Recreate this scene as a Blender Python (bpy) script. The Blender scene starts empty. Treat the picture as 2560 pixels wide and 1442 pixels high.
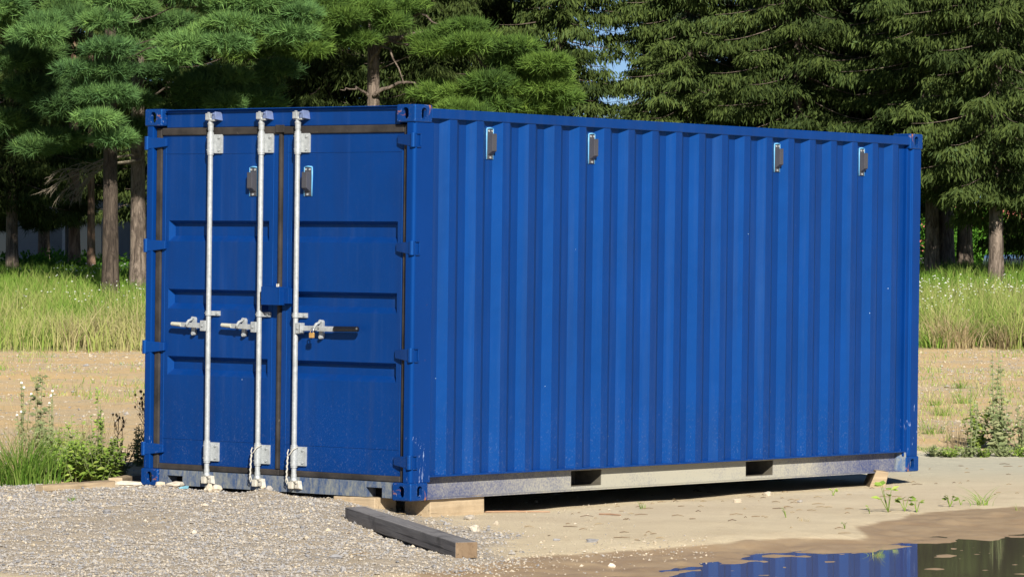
import bpy, bmesh, math, random
import numpy as np
from mathutils import Vector, Matrix
random.seed(7); RNG=np.random.default_rng(7)
sc=bpy.context.scene
COL=sc.collection

# ---------------------------------------------------------------- camera
ZC=1.72; FPX=10000.0; YH=640.0
cd=bpy.data.cameras.new('camera'); cam=bpy.data.objects.new('camera',cd); COL.objects.link(cam)
cd.sensor_width=36.0; cd.lens=36.0*FPX/2560; cd.clip_start=0.5; cd.clip_end=3000
PT=math.atan((721-YH)/FPX)
cam.location=(0,0,ZC); cam.rotation_euler=(math.pi/2-PT,0,0)
sc.camera=cam
# ---------------------------------------------------------------- light
SUN=Vector((0.1813,-0.8467,0.5003)).normalized()
w=bpy.data.worlds.new('World'); sc.world=w; w.use_nodes=True
nt=w.node_tree; bg=nt.nodes['Background']; sky=nt.nodes.new('ShaderNodeTexSky')
sky.sky_type='NISHITA'; sky.sun_disc=False; sky.sun_elevation=math.radians(30)
sky.sun_rotation=math.atan2(SUN.x,SUN.y)
sky.air_density=0.45; sky.dust_density=0.1; sky.ozone_density=3.5
nt.links.new(sky.outputs[0],bg.inputs[0]); bg.inputs[1].default_value=0.05
ld=bpy.data.lights.new('sun','SUN'); ld.energy=5.0; ld.angle=math.radians(0.5); ld.color=(1.0,0.945,0.85)
lo=bpy.data.objects.new('sun',ld); COL.objects.link(lo)
lo.rotation_euler=SUN.to_track_quat('Z','Y').to_euler(); lo.location=(10,-20,20)
sc.view_settings.view_transform='Standard'; sc.view_settings.look='None'
sc.view_settings.exposure=0.72; sc.view_settings.gamma=1
sc.render.engine='CYCLES'
sc.cycles.max_bounces=5; sc.cycles.diffuse_bounces=3; sc.cycles.glossy_bounces=3; sc.cycles.transmission_bounces=3

# ---------------------------------------------------------------- helpers
def ray(px,py):
    a=(px-1280)/FPX; b=(py-721)/FPX
    return Vector((a, math.cos(PT)-b*math.sin(PT), -math.sin(PT)-b*math.cos(PT)))
def at(px,py,Y):
    d=ray(px,py); return Vector((0,0,ZC))+d*(Y/d.y)

def hashn(ix,iy,s):
    v=np.sin(ix*127.1+iy*311.7+s*74.7)*43758.5453
    return v-np.floor(v)
def vnoise(x,y,s=0):
    ix=np.floor(x); iy=np.floor(y); fx=x-ix; fy=y-iy
    fx=fx*fx*(3-2*fx); fy=fy*fy*(3-2*fy)
    a=hashn(ix,iy,s); b=hashn(ix+1,iy,s); c=hashn(ix,iy+1,s); d=hashn(ix+1,iy+1,s)
    return (a*(1-fx)+b*fx)*(1-fy)+(c*(1-fx)+d*fx)*fy-0.5
def fbm(x,y,s=0,o=4):
    r=0;a=1.0
    for i in range(o):
        r=r+a*vnoise(x*2**i+i*17.3,y*2**i-i*9.1,s+i); a*=.5
    return r
def sstep(a,b,x):
    t=np.clip((x-a)/(b-a),0,1); return t*t*(3-2*t)
ZW=-0.062
def flat(px,py,z=0.0):           # plan position of a photo point on the level z
    d=ray(px,py); s=(z-ZC)/d.z; return (d.x*s,d.y*s)
def plan(poly,z): return np.array([flat(a,b,z) for a,b in poly])
WET=plan([(900,1500),(1060,1448),(1180,1420),(1350,1398),(1600,1382),(1900,1357),(1985,1352),(2130,1350),(2140,1328),(2190,1312),(2330,1288),(2600,1270),(3000,1262),(3000,1500)],-0.045)
WATER=plan([(1500,1475),(1610,1421),(1690,1405),(1800,1398),(1950,1388),(2100,1375),(2250,1364),(2330,1350),(2560,1336),(2900,1325),(2900,1600),(1500,1600)],ZW)
GRAV=plan([(-300,1222),(0,1222),(230,1222),(350,1196),(560,1196),(960,1215),(1190,1292),(1310,1335),(1190,1378),(1050,1392),(800,1410),(300,1418),(0,1400),(-300,1400)],0.08)
def sdf(poly,x,y):
    x=np.asarray(x,float); y=np.asarray(y,float)
    d=np.full(x.shape,1e9); ins=np.zeros(x.shape,bool); n=len(poly)
    for i in range(n):
        ax,ay=poly[i]; bx,by=poly[(i+1)%n]
        ex,ey=bx-ax,by-ay; t=np.clip(((x-ax)*ex+(y-ay)*ey)/(ex*ex+ey*ey+1e-12),0,1)
        d=np.minimum(d,np.hypot(x-ax-t*ex,y-ay-t*ey))
        c=(ay>y)!=(by>y)
        with np.errstate(divide='ignore',invalid='ignore'):
            ins^=c&(x<ax+(y-ay)*ex/(ey if abs(ey)>1e-12 else 1e-12))
    return np.where(ins,-d,d)     # negative inside
def terrain(x,y):
    x=np.asarray(x,float); y=np.asarray(y,float)
    z=np.interp(y,[0,21,26,31,35,40,48,56,64,72,80],[-.02,-.02,.0,-.03,-.03,.10,.24,.40,.80,1.24,1.38])
    far=sstep(84,100,y); z=z*(1-far)+far*np.where(x>4,0.3,1.2)*1.0
    # heap of gravel to the left
    g=sstep(-0.55,-1.22,x+0.15*vnoise(y*.9,x*.7,3))*sstep(22.0,25.8,y)
    z=z+g*.125*(1-sstep(29,38,y))+.03*np.exp(-((x+1.66)/.14)**2-((y-26.75)/.45)**2)+.02*sstep(-2.15,-2.4,x)*np.exp(-((y-27.4)/.8)**2)-.022*np.exp(-((x+1.2)/.22)**2-((y-26.5)/.5)**2)+.03*sstep(0.2,-1.2,x)*(1-sstep(22.0,25.8,y))
    # little bank behind the slab on the right
    z=z+.07*sstep(34.6,35.6,y)*(1-sstep(36,42,y))*sstep(1.5,3,x)
    near=1-sstep(30,60,y)
    z=z+.018*fbm(x*.8,y*.8,1,3)*(0.4+.6*(y<34))+.05*fbm(x*.35,y*.35,5,3)*sstep(35,42,y)
    z=z+.012*fbm(x*5,y*5,9,3)*sstep(34.5,36,y)
    dg=sdf(GRAV,x,y)
    z=z+.02*fbm(x*6,y*6,11,3)*sstep(.3,-.3,dg)*near
    # wet hollow and pool
    dw=sdf(WET,x,y)+.12*fbm(x*1.6,y*1.6,21,4); da=sdf(WATER,x,y)
    zw=ZW+.004+.03*np.clip(da,-.35,1)+.016*fbm(x*3,y*2.2,31,4)+.023*fbm(x*7,y*4.5,33,4)-.006*sstep(0,-.5,da)
    m=sstep(.25,-.25,dw)
    z=z*(1-m)+zw*m
    return z
def tz(x,y): return float(terrain(np.array([x]),np.array([y]))[0])
def ground(px,py):
    d=ray(px,py); lo_,hi_=15.0,130.0
    ys=np.concatenate([np.linspace(18,40,441),np.linspace(40.2,120,400)])
    x=d.x/d.y*ys; z=ZC+d.z/d.y*ys; t=terrain(x,ys); k=np.argmax(t>=z)
    if not (t>=z).any(): k=len(ys)-1
    return Vector((x[k],ys[k],t[k]))

def tag(o,label=None,cat=None,group=None,kind=None):
    if label: o['label']=label
    if cat: o['category']=cat
    if group: o['group']=group
    if kind: o['kind']=kind
    return o
def link(o,parent=None):
    COL.objects.link(o)
    if parent is not None: o.parent=parent
    return o
def empty(name,loc=(0,0,0),rz=0,parent=None):
    o=bpy.data.objects.new(name,None); o.empty_display_size=.2
    o.location=loc; o.rotation_euler=(0,0,rz); return link(o,parent)
def np_mesh(name,V,F,mats,parent=None,tint=None,smooth=False,midx=None,attrs=None):
    """V (n,3), F (m,k) same-size faces"""
    me=bpy.data.meshes.new(name); V=np.asarray(V,np.float32); F=np.asarray(F,np.int32)
    m,k=F.shape
    me.vertices.add(len(V)); me.vertices.foreach_set('co',V.ravel())
    me.loops.add(m*k); me.loops.foreach_set('vertex_index',F.ravel())
    me.polygons.add(m); me.polygons.foreach_set('loop_start',np.arange(0,m*k,k,dtype=np.int32))
    me.polygons.foreach_set('use_smooth',np.full(m,smooth))
    for mt in (mats if isinstance(mats,(list,tuple)) else [mats]): me.materials.append(mt)
    if midx is not None: me.polygons.foreach_set('material_index',np.asarray(midx,np.int32))
    if tint is not None:
        a=me.attributes.new('tint','FLOAT','POINT'); a.data.foreach_set('value',np.asarray(tint,np.float32))
    for nm,v in (attrs or {}).items():
        a=me.attributes.new(nm,'FLOAT','POINT'); a.data.foreach_set('value',np.asarray(v,np.float32))
    me.update(calc_edges=True)
    return link(bpy.data.objects.new(name,me),parent)

class MB:
    """gathers shapes, builds one mesh object"""
    def __init__(s): s.v=[]; s.f=[]; s.t=[]; s.tint=0.5
    def add(s,v,f):
        n=len(s.v); s.v+= [tuple(p) for p in v]; s.f+=[tuple(i+n for i in q) for q in f]; s.t+=[s.tint]*len(v); return s
    def box(s,x0,x1,y0,y1,z0,z1):
        v=[(x0,y0,z0),(x1,y0,z0),(x1,y1,z0),(x0,y1,z0),(x0,y0,z1),(x1,y0,z1),(x1,y1,z1),(x0,y1,z1)]
        return s.add(v,[(0,3,2,1),(4,5,6,7),(0,1,5,4),(1,2,6,5),(2,3,7,6),(3,0,4,7)])
    def hexa(s,b,t):     # bottom 4, top 4
        return s.add(list(b)+list(t),[(3,2,1,0),(4,5,6,7),(0,1,5,4),(1,2,6,5),(2,3,7,6),(3,0,4,7)])
    def prism(s,poly,a,b,ax='x'):   # polygon in the plane normal to ax, from a to b
        def P(u,v,w): return (w,u,v) if ax=='x' else ((u,w,v) if ax=='y' else (u,v,w))
        n=len(poly); v=[P(u,q,a) for u,q in poly]+[P(u,q,b) for u,q in poly]
        f=[tuple(range(n))[::-1],tuple(range(n,2*n))]+[(i,(i+1)%n,n+(i+1)%n,n+i) for i in range(n)]
        return s.add(v,f)
    def tube(s,pts,rad,n=8,cap=True):
        pts=[Vector(p) for p in pts]; m=len(pts)
        if not isinstance(rad,(list,tuple,np.ndarray)): rad=[rad]*m
        v=[]; up=None
        for i,p in enumerate(pts):
            d=(pts[min(i+1,m-1)]-pts[max(i-1,0)])
            d=d.normalized() if d.length>1e-9 else Vector((0,0,1))
            if up is None:
                up=d.cross(Vector((0,0,1)) if abs(d.z)<.9 else Vector((1,0,0))).normalized()
            a=(up-d*up.dot(d)).normalized(); up=a; b=d.cross(a)
            for j in range(n):
                t=2*math.pi*j/n; v.append(p+(a*math.cos(t)+b*math.sin(t))*rad[i])
        f=[(i*n+j,i*n+(j+1)%n,(i+1)*n+(j+1)%n,(i+1)*n+j) for i in range(m-1) for j in range(n)]
        if cap: f+=[tuple(range(n))[::-1],tuple(range((m-1)*n,m*n))]
        return s.add(v,f)
    def cyl(s,a,b,r,n=12): return s.tube([a,b],[r,r],n)
    def build(s,name,mat,parent=None,bevel=0,smooth=False,seg=2):
        me=bpy.data.meshes.new(name); me.from_pydata(s.v,[],s.f)
        for m in (mat if isinstance(mat,(list,tuple)) else [mat]): me.materials.append(m)
        a=me.attributes.new('tint','FLOAT','POINT'); a.data.foreach_set('value',np.array(s.t,np.float32))
        bm=bmesh.new(); bm.from_mesh(me); bmesh.ops.recalc_face_normals(bm,faces=bm.faces); bm.to_mesh(me); bm.free()
        if smooth: me.polygons.foreach_set('use_smooth',[True]*len(me.polygons))
        o=link(bpy.data.objects.new(name,me),parent)
        if bevel:
            b=o.modifiers.new('bevel','BEVEL'); b.width=bevel; b.segments=seg; b.limit_method='ANGLE'; b.angle_limit=math.radians(40)
            b.harden_normals=False
        return o

# ---------------------------------------------------------------- materials
class NT:
    def __init__(s,name):
        s.m=bpy.data.materials.new(name); s.m.use_nodes=True; s.t=s.m.node_tree
        s.b=s.t.nodes['Principled BSDF']; s.out=s.t.nodes['Material Output']
    def n(s,ty,**k):
        x=s.t.nodes.new(ty)
        for a,b in k.items(): setattr(x,a,b)
        return x
    def l(s,a,b): s.t.links.new(a,b)
    def coord(s,which='Object',scale=(1,1,1)):
        c=s.n('ShaderNodeTexCoord'); m=s.n('ShaderNodeMapping'); m.inputs['Scale'].default_value=scale
        s.l(c.outputs[which],m.inputs[0]); return m.outputs[0]
    def noise(s,scale,detail=4,rough=.55,vec=None,dist=0):
        x=s.n('ShaderNodeTexNoise'); x.inputs['Scale'].default_value=scale; x.inputs['Detail'].default_value=detail
        x.inputs['Roughness'].default_value=rough; x.inputs['Distortion'].default_value=dist
        if vec is not None: s.l(vec,x.inputs['Vector'])
        return x.outputs['Fac']
    def ramp(s,fac,stops,interp='LINEAR'):
        r=s.n('ShaderNodeValToRGB'); r.color_ramp.interpolation=interp; e=r.color_ramp.elements
        while len(e)<len(stops): e.new(.5)
        for i,(p,c) in enumerate(stops):
            e[i].position=p; e[i].color=(c,c,c,1) if not isinstance(c,(tuple,list)) else tuple(c)+(1,)
        s.l(fac,r.inputs[0]); return r.outputs[0]
    def mix(s,fac,a,b,mode='MIX'):
        x=s.n('ShaderNodeMix',data_type='RGBA',blend_type=mode)
        for i,v in ((0,fac),(6,a),(7,b)):
            if hasattr(v,'links'): s.l(v,x.inputs[i])
            else: x.inputs[i].default_value=v if i==0 else tuple(v)+(1,)
        return x.outputs[2]
    def math(s,op,a,b=0.0,c=None):
        x=s.n('ShaderNodeMath',operation=op,use_clamp=False)
        for i,v in enumerate((a,b) if c is None else (a,b,c)):
            if hasattr(v,'links'): s.l(v,x.inputs[i])
            else: x.inputs[i].default_value=v
        return x.outputs[0]
    def attr(s,name): 
        x=s.n('ShaderNodeAttribute',attribute_name=name); return x.outputs['Fac']
    def bump(s,h,dist=.01,strength=1.0):
        x=s.n('ShaderNodeBump'); x.inputs['Distance'].default_value=dist; x.inputs['Strength'].default_value=strength
        s.l(h,x.inputs['Height']); s.l(x.outputs[0],s.b.inputs['Normal']); return x
    def set(s,**k):
        names=dict(col='Base Color',rough='Roughness',metal='Metallic',spec='Specular IOR Level',coat='Coat Weight',coatr='Coat Roughness',ior='IOR')
        for a,v in k.items():
            i=s.b.inputs[names[a]]
            if hasattr(v,'links'): s.l(v,i)
            else: i.default_value=tuple(v)+(1,) if isinstance(v,(tuple,list)) else v
        return s
    def sep(s,vec):
        x=s.n('ShaderNodeSeparateXYZ'); s.l(vec,x.inputs[0]); return x.outputs

def paint_mat(name,base,dust=0.0,chips=.72,rust=.0,zdust=None,dustcol=(.42,.37,.28),rough=.53):
    t=NT(name); v=t.coord('Object')
    c=t.mix(t.ramp(t.noise(1.3,5,.6,v),[(.3,0),(.7,1)]),tuple(x*.9 for x in base),tuple(min(1,x*1.12) for x in base))
    # vertical run-off streaks
    vs=t.coord('Object',(14,14,.5)); st=t.ramp(t.noise(1.0,4,.6,vs),[(.52,0),(.75,.12)])
    c=t.mix(st,c,(.06,.10,.22))
    # scuffs low down and hazy dust
    z_=t.sep(v)[2]; lo1=t.n('ShaderNodeMapRange'); lo1.inputs[1].default_value=.75; lo1.inputs[2].default_value=.15; t.l(z_,lo1.inputs[0])
    sc1=t.ramp(t.noise(1.0,6,.8,t.coord('Object',(26,26,7)),1.4),[(.62,0),(.70,.45)])
    c=t.mix(t.math('MULTIPLY',sc1,lo1.outputs[0]),c,(.13,.20,.36))
    dz=t.ramp(t.noise(90,2,.6,v),[(.60,0),(.72,.30)]); c=t.mix(t.math('MULTIPLY',dz,t.math('ADD',t.math('MULTIPLY',lo1.outputs[0],.6),.12)),c,(.22,.24,.28))
    br=t.ramp(t.noise(1.0,4,.6,t.coord('Object',(7,7,.35))),[(.50,0),(.68,.34)]); c=t.mix(br,c,(.006,.018,.085))
    # chips
    vo=t.n('ShaderNodeTexVoronoi'); vo.inputs['Scale'].default_value=9; t.l(v,vo.inputs['Vector'])
    sp=t.math('LESS_THAN',vo.outputs['Distance'],.028)
    wh=t.math('MULTIPLY',sp,t.math('GREATER_THAN',t.noise(3,3,.6,v),.56))
    c=t.mix(wh,c,(.40,.48,.60))
    if rust>0:
        r1=t.noise(16,6,.7,v,1.2); r2=t.ramp(r1,[(rust+.02,0),(rust+.06,1)])
        c=t.mix(r2,c,(.24,.29,.42))
        r3=t.ramp(t.noise(11,6,.65,v,.6),[(rust+.02,0),(rust+.08,1)])
        c=t.mix(r3,c,(.30,.12,.045))
    if dust>0:
        vv=t.coord('Object',(9,9,3.0)); d1=t.noise(2.6,6,.7,vv,.4); d2=t.noise(55,3,.6,v)
        d=t.math('ADD',t.math('MULTIPLY',d1,.8),t.math('MULTIPLY',d2,.25))
        lo_=.62-dust*.35
        dm=t.ramp(d,[(lo_-.12,0),(lo_+.16,.85)])
        if zdust:
            s=t.sep(v)[2]; zf=t.n('ShaderNodeMapRange'); zf.inputs[1].default_value=zdust[1]; zf.inputs[2].default_value=zdust[0]
            t.l(s,zf.inputs[0]); dm=t.math('MULTIPLY',dm,zf.outputs[0])
        c=t.mix(dm,c,dustcol)
        t.set(rough=t.math('ADD',t.math('MULTIPLY',dm,.45),rough))
    else: t.set(rough=t.math('ADD',t.math('MULTIPLY',t.noise(4,4,.6,v),.18),rough-.08))
    t.set(col=c,spec=.85); t.b.inputs['Specular Tint'].default_value=(.10,.40,.95,1)
    t.bump(t.math('ADD',t.noise(2.2,3,.5,v),t.math('MULTIPLY',t.noise(.9,2,.5,v),1.5)),.02,.5)
    return t.m
BLUE=(.0010,.0275,.150)
M={}
M['paint']=paint_mat('blue_paint',BLUE)
M['paint_worn']=paint_mat('worn_blue_paint',(.0015,.030,.155),dust=.0,rust=.61,zdust=(0,2.8))
M['paint_sill']=paint_mat('dusty_blue_paint',(.012,.045,.14),dust=.38,rough=.5,dustcol=(.24,.235,.18))
def rail_mat():
    t=NT('dusty_rail_paint'); v=t.coord('Object'); X=t.sep(v)[0]
    f=t.n('ShaderNodeMapRange'); f.inputs[1].default_value=.2; f.inputs[2].default_value=2.3; t.l(X,f.inputs[0])
    g=t.n('ShaderNodeMapRange'); g.inputs[1].default_value=5.7; g.inputs[2].default_value=3.9; t.l(X,g.inputs[0])
    k=t.math('MULTIPLY',f.outputs[0],g.outputs[0])
    n=t.math('ADD',t.math('MULTIPLY',t.noise(70,3,.7,v),.7),t.math('MULTIPLY',t.noise(4,4,.6,v),.5))
    a=t.math('ADD',t.math('MULTIPLY',k,.42),n)
    d=t.ramp(a,[(.45,0),(.68,.35),(1.0,.97)])
    t.set(col=t.mix(d,(.022,.04,.14),(.36,.34,.27)),rough=.75,spec=.3); return t.m
M['rail']=rail_mat()
def corner_post_mat():
    t=NT('scratched_blue_paint'); v=t.coord('Object'); Z=t.sep(v)[2]
    c=t.mix(t.ramp(t.noise(1.3,5,.6,v),[(.3,0),(.7,1)]),tuple(x*.92 for x in BLUE),tuple(x*1.15 for x in BLUE))
    zm=t.ramp(Z,[(.0,.2),(.04,1),(.32,.55),(.36,0)])   # z/2.6 folded below
    mr=t.n('ShaderNodeMapRange'); mr.inputs[1].default_value=.9; mr.inputs[2].default_value=.35; t.l(Z,mr.inputs[0])
    vs=t.coord('Object',(30,30,6)); s=t.noise(1.2,6,.75,vs,.8)
    th=t.math('SUBTRACT',s,t.math('MULTIPLY',t.math('SUBTRACT',1.0,mr.outputs[0]),.16))
    c=t.mix(t.ramp(th,[(.615,0),(.64,.8)]),c,(.36,.45,.66))
    c=t.mix(t.ramp(t.noise(14,5,.7,v,.9),[(.70,0),(.73,.8)]),c,(.26,.13,.07))
    t.set(col=c,rough=.48,spec=.5); t.b.inputs['Specular Tint'].default_value=(.10,.40,.95,1); t.bump(t.noise(3,3,.5,v),.01,.3); return t.m
M['post']=corner_post_mat()
def simple(name,col,rough=.5,metal=0,var=.12,scale=12,bump=0,spec=.5,stretch=(1,1,1)):
    t=NT(name); v=t.coord('Object',stretch); f=t.ramp(t.noise(scale,5,.65,v),[(.25,0),(.75,1)])
    t.set(col=t.mix(f,tuple(x*(1-var) for x in col),tuple(min(1,x*(1+var)) for x in col)),rough=rough,metal=metal,spec=spec)
    if bump: t.bump(t.noise(scale*2,4,.6,v),bump,1)
    return t.m
def galv():
    t=NT('galvanised_steel'); v=t.coord('Object'); f=t.noise(38,4,.7,v)
    t.set(col=t.mix(t.ramp(f,[(.3,0),(.7,1)]),(.30,.32,.325),(.46,.48,.485)),rough=.45,metal=.3,spec=.5); t.bump(f,.0015,.6); return t.m
M['galv']=galv()
M['galv_dusty']=simple('dusty_galvanised_steel',(.52,.49,.42),.6,.2,.25,30)
def rubber():
    t=NT('worn_black_rubber'); v=t.coord('Object'); f=t.noise(9,6,.75,v,.5)
    c=t.mix(t.ramp(t.noise(5,5,.6,v),[(.35,0),(.7,1)]),(.018,.016,.015),(.050,.043,.038))
    c=t.mix(t.ramp(f,[(.65,0),(.72,.6)]),c,(.28,.25,.19))
    t.set(col=c,rough=.7,spec=.3); t.bump(t.noise(40,3,.6,v),.003,.5); return t.m
M['rubber']=rubber()
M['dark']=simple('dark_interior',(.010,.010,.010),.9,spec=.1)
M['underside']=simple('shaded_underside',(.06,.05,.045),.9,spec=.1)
M['pocket']=simple('shade_darkened_pocket_steel',(.10,.09,.07),.8,0,.3,20,spec=.1)  # shade inside the fork pockets is put into this steel colour
M['plastic']=simple('dark_grey_plastic',(.052,.052,.062),.42,0,.1,10)
M['sealant']=simple('light_blue_sealant',(.11,.33,.55),.45,0,.08,20,.001)
M['blackgrip']=simple('black_rubber_grip',(.008,.008,.010),.35,0,.1,20)
M['palegrip']=simple('pale_plastic_grip',(.45,.44,.36),.5,0,.08,20)
M['brass']=simple('brass',(.72,.42,.14),.35,.6,.1,20)
M['chrome']=simple('steel_shackle',(.75,.75,.75),.2,.9,.05,20)
M['cord']=simple('white_cord',(.46,.44,.38),.9,0,.15,160,.001)
M['bluepaint_clip']=simple('blue_galvanised_keeper',(.17,.22,.38),.35,.3,.2,30)
def wood(name,a,b,end=False,scale=1.0,dark=.5):
    t=NT(name); v=t.coord('Object',(1.2*scale,26*scale,26*scale)); n1=t.noise(1.5,6,.7,v,.6)
    c=t.mix(t.ramp(n1,[(.3,0),(.7,1)]),a,b)
    v2=t.coord('Object'); c=t.mix(t.ramp(t.noise(5,5,.65,v2),[(.55,0),(.75,dark)]),c,tuple(x*.45 for x in a))
    cr=t.coord('Object',(1.0,55,55)); k=t.ramp(t.noise(1.2,3,.5,cr),[(.64,0),(.68,.7)])
    c=t.mix(k,c,tuple(x*.25 for x in a))
    t.set(col=c,rough=.8,spec=.25); t.bump(n1,.004,.8); return t.m
M['wood_grey']=wood('weathered_grey_wood',(.105,.100,.102),(.24,.23,.225),dark=.8)
M['wood_end']=wood('sawn_brown_end_grain',(.13,.085,.05),(.24,.17,.105),scale=.4)
M['wood_tan']=wood('pale_tan_timber',(.34,.255,.16),(.47,.37,.245),dark=.35)
M['wood_plank']=wood('brown_weathered_plank',(.26,.19,.12),(.40,.31,.20),dark=.5)

def ground_mat():
    t=NT('sandy_ground'); v=t.coord('Object')
    gr=t.attr('gravel'); wet=t.attr('wet'); field=t.attr('field'); mead=t.attr('meadow'); pale=t.attr('slab')
    n1=t.noise(.9,6,.65,v); n2=t.noise(7,6,.7,v); n3=t.noise(60,3,.7,v)
    sand=t.mix(t.ramp(n1,[(.35,0),(.65,1)]),(.54,.44,.29),(.63,.53,.36))
    sand=t.mix(t.ramp(n2,[(.55,0),(.72,.45)]),sand,(.46,.35,.22))
    sand=t.mix(t.ramp(n3,[(.5,0),(.75,.45)]),sand,(.70,.60,.43))
    slab=t.mix(t.ramp(n2,[(.3,0),(.7,1)]),(.46,.44,.34),(.56,.52,.40))
    c=t.mix(pale,sand,slab)
    fv=t.coord('Object',(.55,.9,1)); f1=t.noise(1.1,6,.7,fv,.5)
    fc=t.mix(t.ramp(f1,[(.38,0),(.62,1)]),(.60,.42,.21),(.50,.40,.26))
    fc=t.mix(t.ramp(t.noise(5,6,.75,v),[(.55,0),(.68,.7)]),fc,(.27,.215,.15))
    c=t.mix(field,c,fc)
    gc=t.mix(t.ramp(t.noise(45,4,.8,v),[(.3,0),(.7,1)]),(.27,.23,.19),(.45,.385,.29))
    gc=t.mix(t.ramp(t.noise(3.2,5,.6,v),[(.5,0),(.7,.8)]),gc,(.40,.32,.21))
    c=t.mix(gr,c,gc)
    wc=t.mix(t.ramp(t.noise(4,5,.6,v),[(.3,0),(.7,1)]),(.29,.20,.115),(.36,.265,.16))
    wc=t.mix(t.ramp(n3,[(.6,0),(.72,.5)]),wc,(.48,.39,.26))
    c=t.mix(wet,c,wc)
    mc=t.mix(n2,(.09,.12,.035),(.16,.17,.06)); c=t.mix(mead,c,mc)
    t.set(col=c,spec=.25,rough=t.math('SUBTRACT',.92,t.math('MULTIPLY',wet,.35)))
    h=t.math('ADD',t.math('MULTIPLY',t.noise(95,4,.75,v),.7),t.math('MULTIPLY',n2,1.6))
    b=t.bump(h,.012,1.0)
    t.l(t.math('SUBTRACT',.9,t.math('MULTIPLY',wet,.5)),b.inputs['Strength'])
    return t.m
M['ground']=ground_mat()
def water_mat():
    t=NT('muddy_water'); v=t.coord('Object',(1,1,1))
    t.set(col=(.105,.090,.068),rough=.045,ior=1.33,spec=.5)
    t.bump(t.noise(6,3,.5,v),.002,.12); return t.m
M['water']=water_mat()
def tinted(name,cols,transl=.25,rough=.7,spec=.08,extra=None):
    """colour chosen by per-vertex attribute tint; a little light passes through"""
    t=NT(name); a=t.attr('tint'); n=t.noise(1.2,3,.6,t.coord('Object')); oi=t.n('ShaderNodeObjectInfo')
    a=t.math('ADD',a,t.math('MULTIPLY',t.math('SUBTRACT',n,.5),.5))
    k=len(cols); c=t.ramp(a,[(i/(k-1),cols[i]) for i in range(k)])
    rm=t.math('ADD',t.math('MULTIPLY',oi.outputs['Random'],.45),.72); hs=t.n('ShaderNodeHueSaturation'); t.l(c,hs.inputs['Color']); t.l(rm,hs.inputs['Value']); c=hs.outputs[0]
    t.set(col=c,rough=rough,spec=spec)
    if transl:
        tr=t.n('ShaderNodeBsdfTranslucent'); t.l(c,tr.inputs[0]); mx=t.n('ShaderNodeMixShader'); mx.inputs[0].default_value=transl
        t.l(t.b.outputs[0],mx.inputs[1]); t.l(tr.outputs[0],mx.inputs[2]); t.l(mx.outputs[0],t.out.inputs[0])
    return t.m
M['pine']=tinted('pine_needles',[(.045,.095,.035),(.080,.160,.050),(.125,.225,.062),(.18,.29,.065)],.12)
M['pine2']=tinted('bright_pine_needles',[(.06,.115,.03),(.11,.20,.04),(.17,.28,.05),(.22,.33,.055)],.14)
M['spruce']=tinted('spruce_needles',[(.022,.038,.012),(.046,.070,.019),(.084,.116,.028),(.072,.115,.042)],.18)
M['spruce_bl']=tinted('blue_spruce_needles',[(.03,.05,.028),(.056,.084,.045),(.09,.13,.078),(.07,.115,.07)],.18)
M['leaf']=tinted('weed_leaves',[(.12,.20,.035),(.19,.30,.05),(.28,.40,.07),(.38,.45,.11)],.3)
M['leaf_dull']=tinted('dull_weed_leaves',[(.15,.19,.08),(.22,.27,.12),(.31,.35,.17),(.42,.41,.22)],.25)
M['grass']=tinted('meadow_grass',[(.08,.18,.022),(.155,.29,.038),(.25,.36,.07),(.38,.40,.13),(.47,.41,.21)],.3)
M['straw']=tinted('dry_straw',[(.22,.17,.09),(.34,.27,.15),(.45,.37,.22)],.2)
M['debris']=tinted('dry_debris',[(.10,.06,.035),(.26,.18,.10),(.40,.31,.18)],0)
M['drystem']=simple('dark_dry_stem',(.085,.06,.04),.8)
M['hedge']=tinted('hedge_leaves',[(.05,.14,.02),(.11,.27,.03),(.19,.40,.05)],.35)
M['petal']=simple('white_petals',(.80,.80,.76),.6)
def bark(name,a,b,sc_=1.0):
    t=NT(name); v=t.coord('Object',(9*sc_,9*sc_,1.8*sc_)); n=t.noise(1.6,6,.75,v,1.0)
    c=t.mix(t.ramp(n,[(.38,0),(.6,1)]),a,b); t.set(col=c,rough=.9,spec=.15); t.bump(n,.05,1.0); return t.m
M['bark']=bark('grey_brown_bark',(.06,.045,.036),(.24,.19,.15))
M['bark_shaded']=bark('shade_darkened_bark',(.035,.027,.022),(.11,.085,.065))  # bark colour darkened to carry the shade on one pine trunk
M['bark_red']=bark('reddish_bark',(.14,.085,.055),(.38,.25,.17))
M['deadwood']=bark('dead_branch_wood',(.14,.115,.085),(.36,.31,.23),3)
def stone_mat():
    t=NT('stones'); a=t.attr('tint'); v=t.coord('Object'); n=t.noise(60,4,.7,v)
    c=t.ramp(a,[(0,(.15,.155,.17)),(.3,(.28,.28,.29)),(.55,(.37,.34,.30)),(.8,(.50,.42,.30)),(1,(.66,.60,.50))])
    c=t.mix(t.ramp(n,[(.3,0),(.7,.35)]),c,(.20,.17,.14)); t.set(col=c,rough=.85,spec=.25); return t.m
M['stone']=stone_mat()
def wall_mat(name,a,b):
    t=NT(name); v=t.coord('Object'); t.set(col=t.mix(t.ramp(t.noise(1.5,5,.65,v),[(.35,0),(.7,1)]),a,b),rough=.85,spec=.2); t.bump(t.noise(40,3,.6,v),.004,.6); return t.m
M['wall']=wall_mat('grey_plaster',(.30,.31,.33),(.40,.41,.42))
M['redwall']=wall_mat('red_roof_tiles',(.42,.12,.09),(.55,.20,.15))
M['roof_felt']=wall_mat('dark_roof_felt',(.10,.09,.09),(.16,.14,.13))
M['glass']=simple('dark_glass',(.02,.025,.03),.06,0,.05,3,spec=.8)
M['white']=simple('white_frame_paint',(.7,.7,.7),.5)
M['carpaint']=simple('grey_blue_car_paint',(.09,.16,.26),.22,.4,.04,3)
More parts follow.
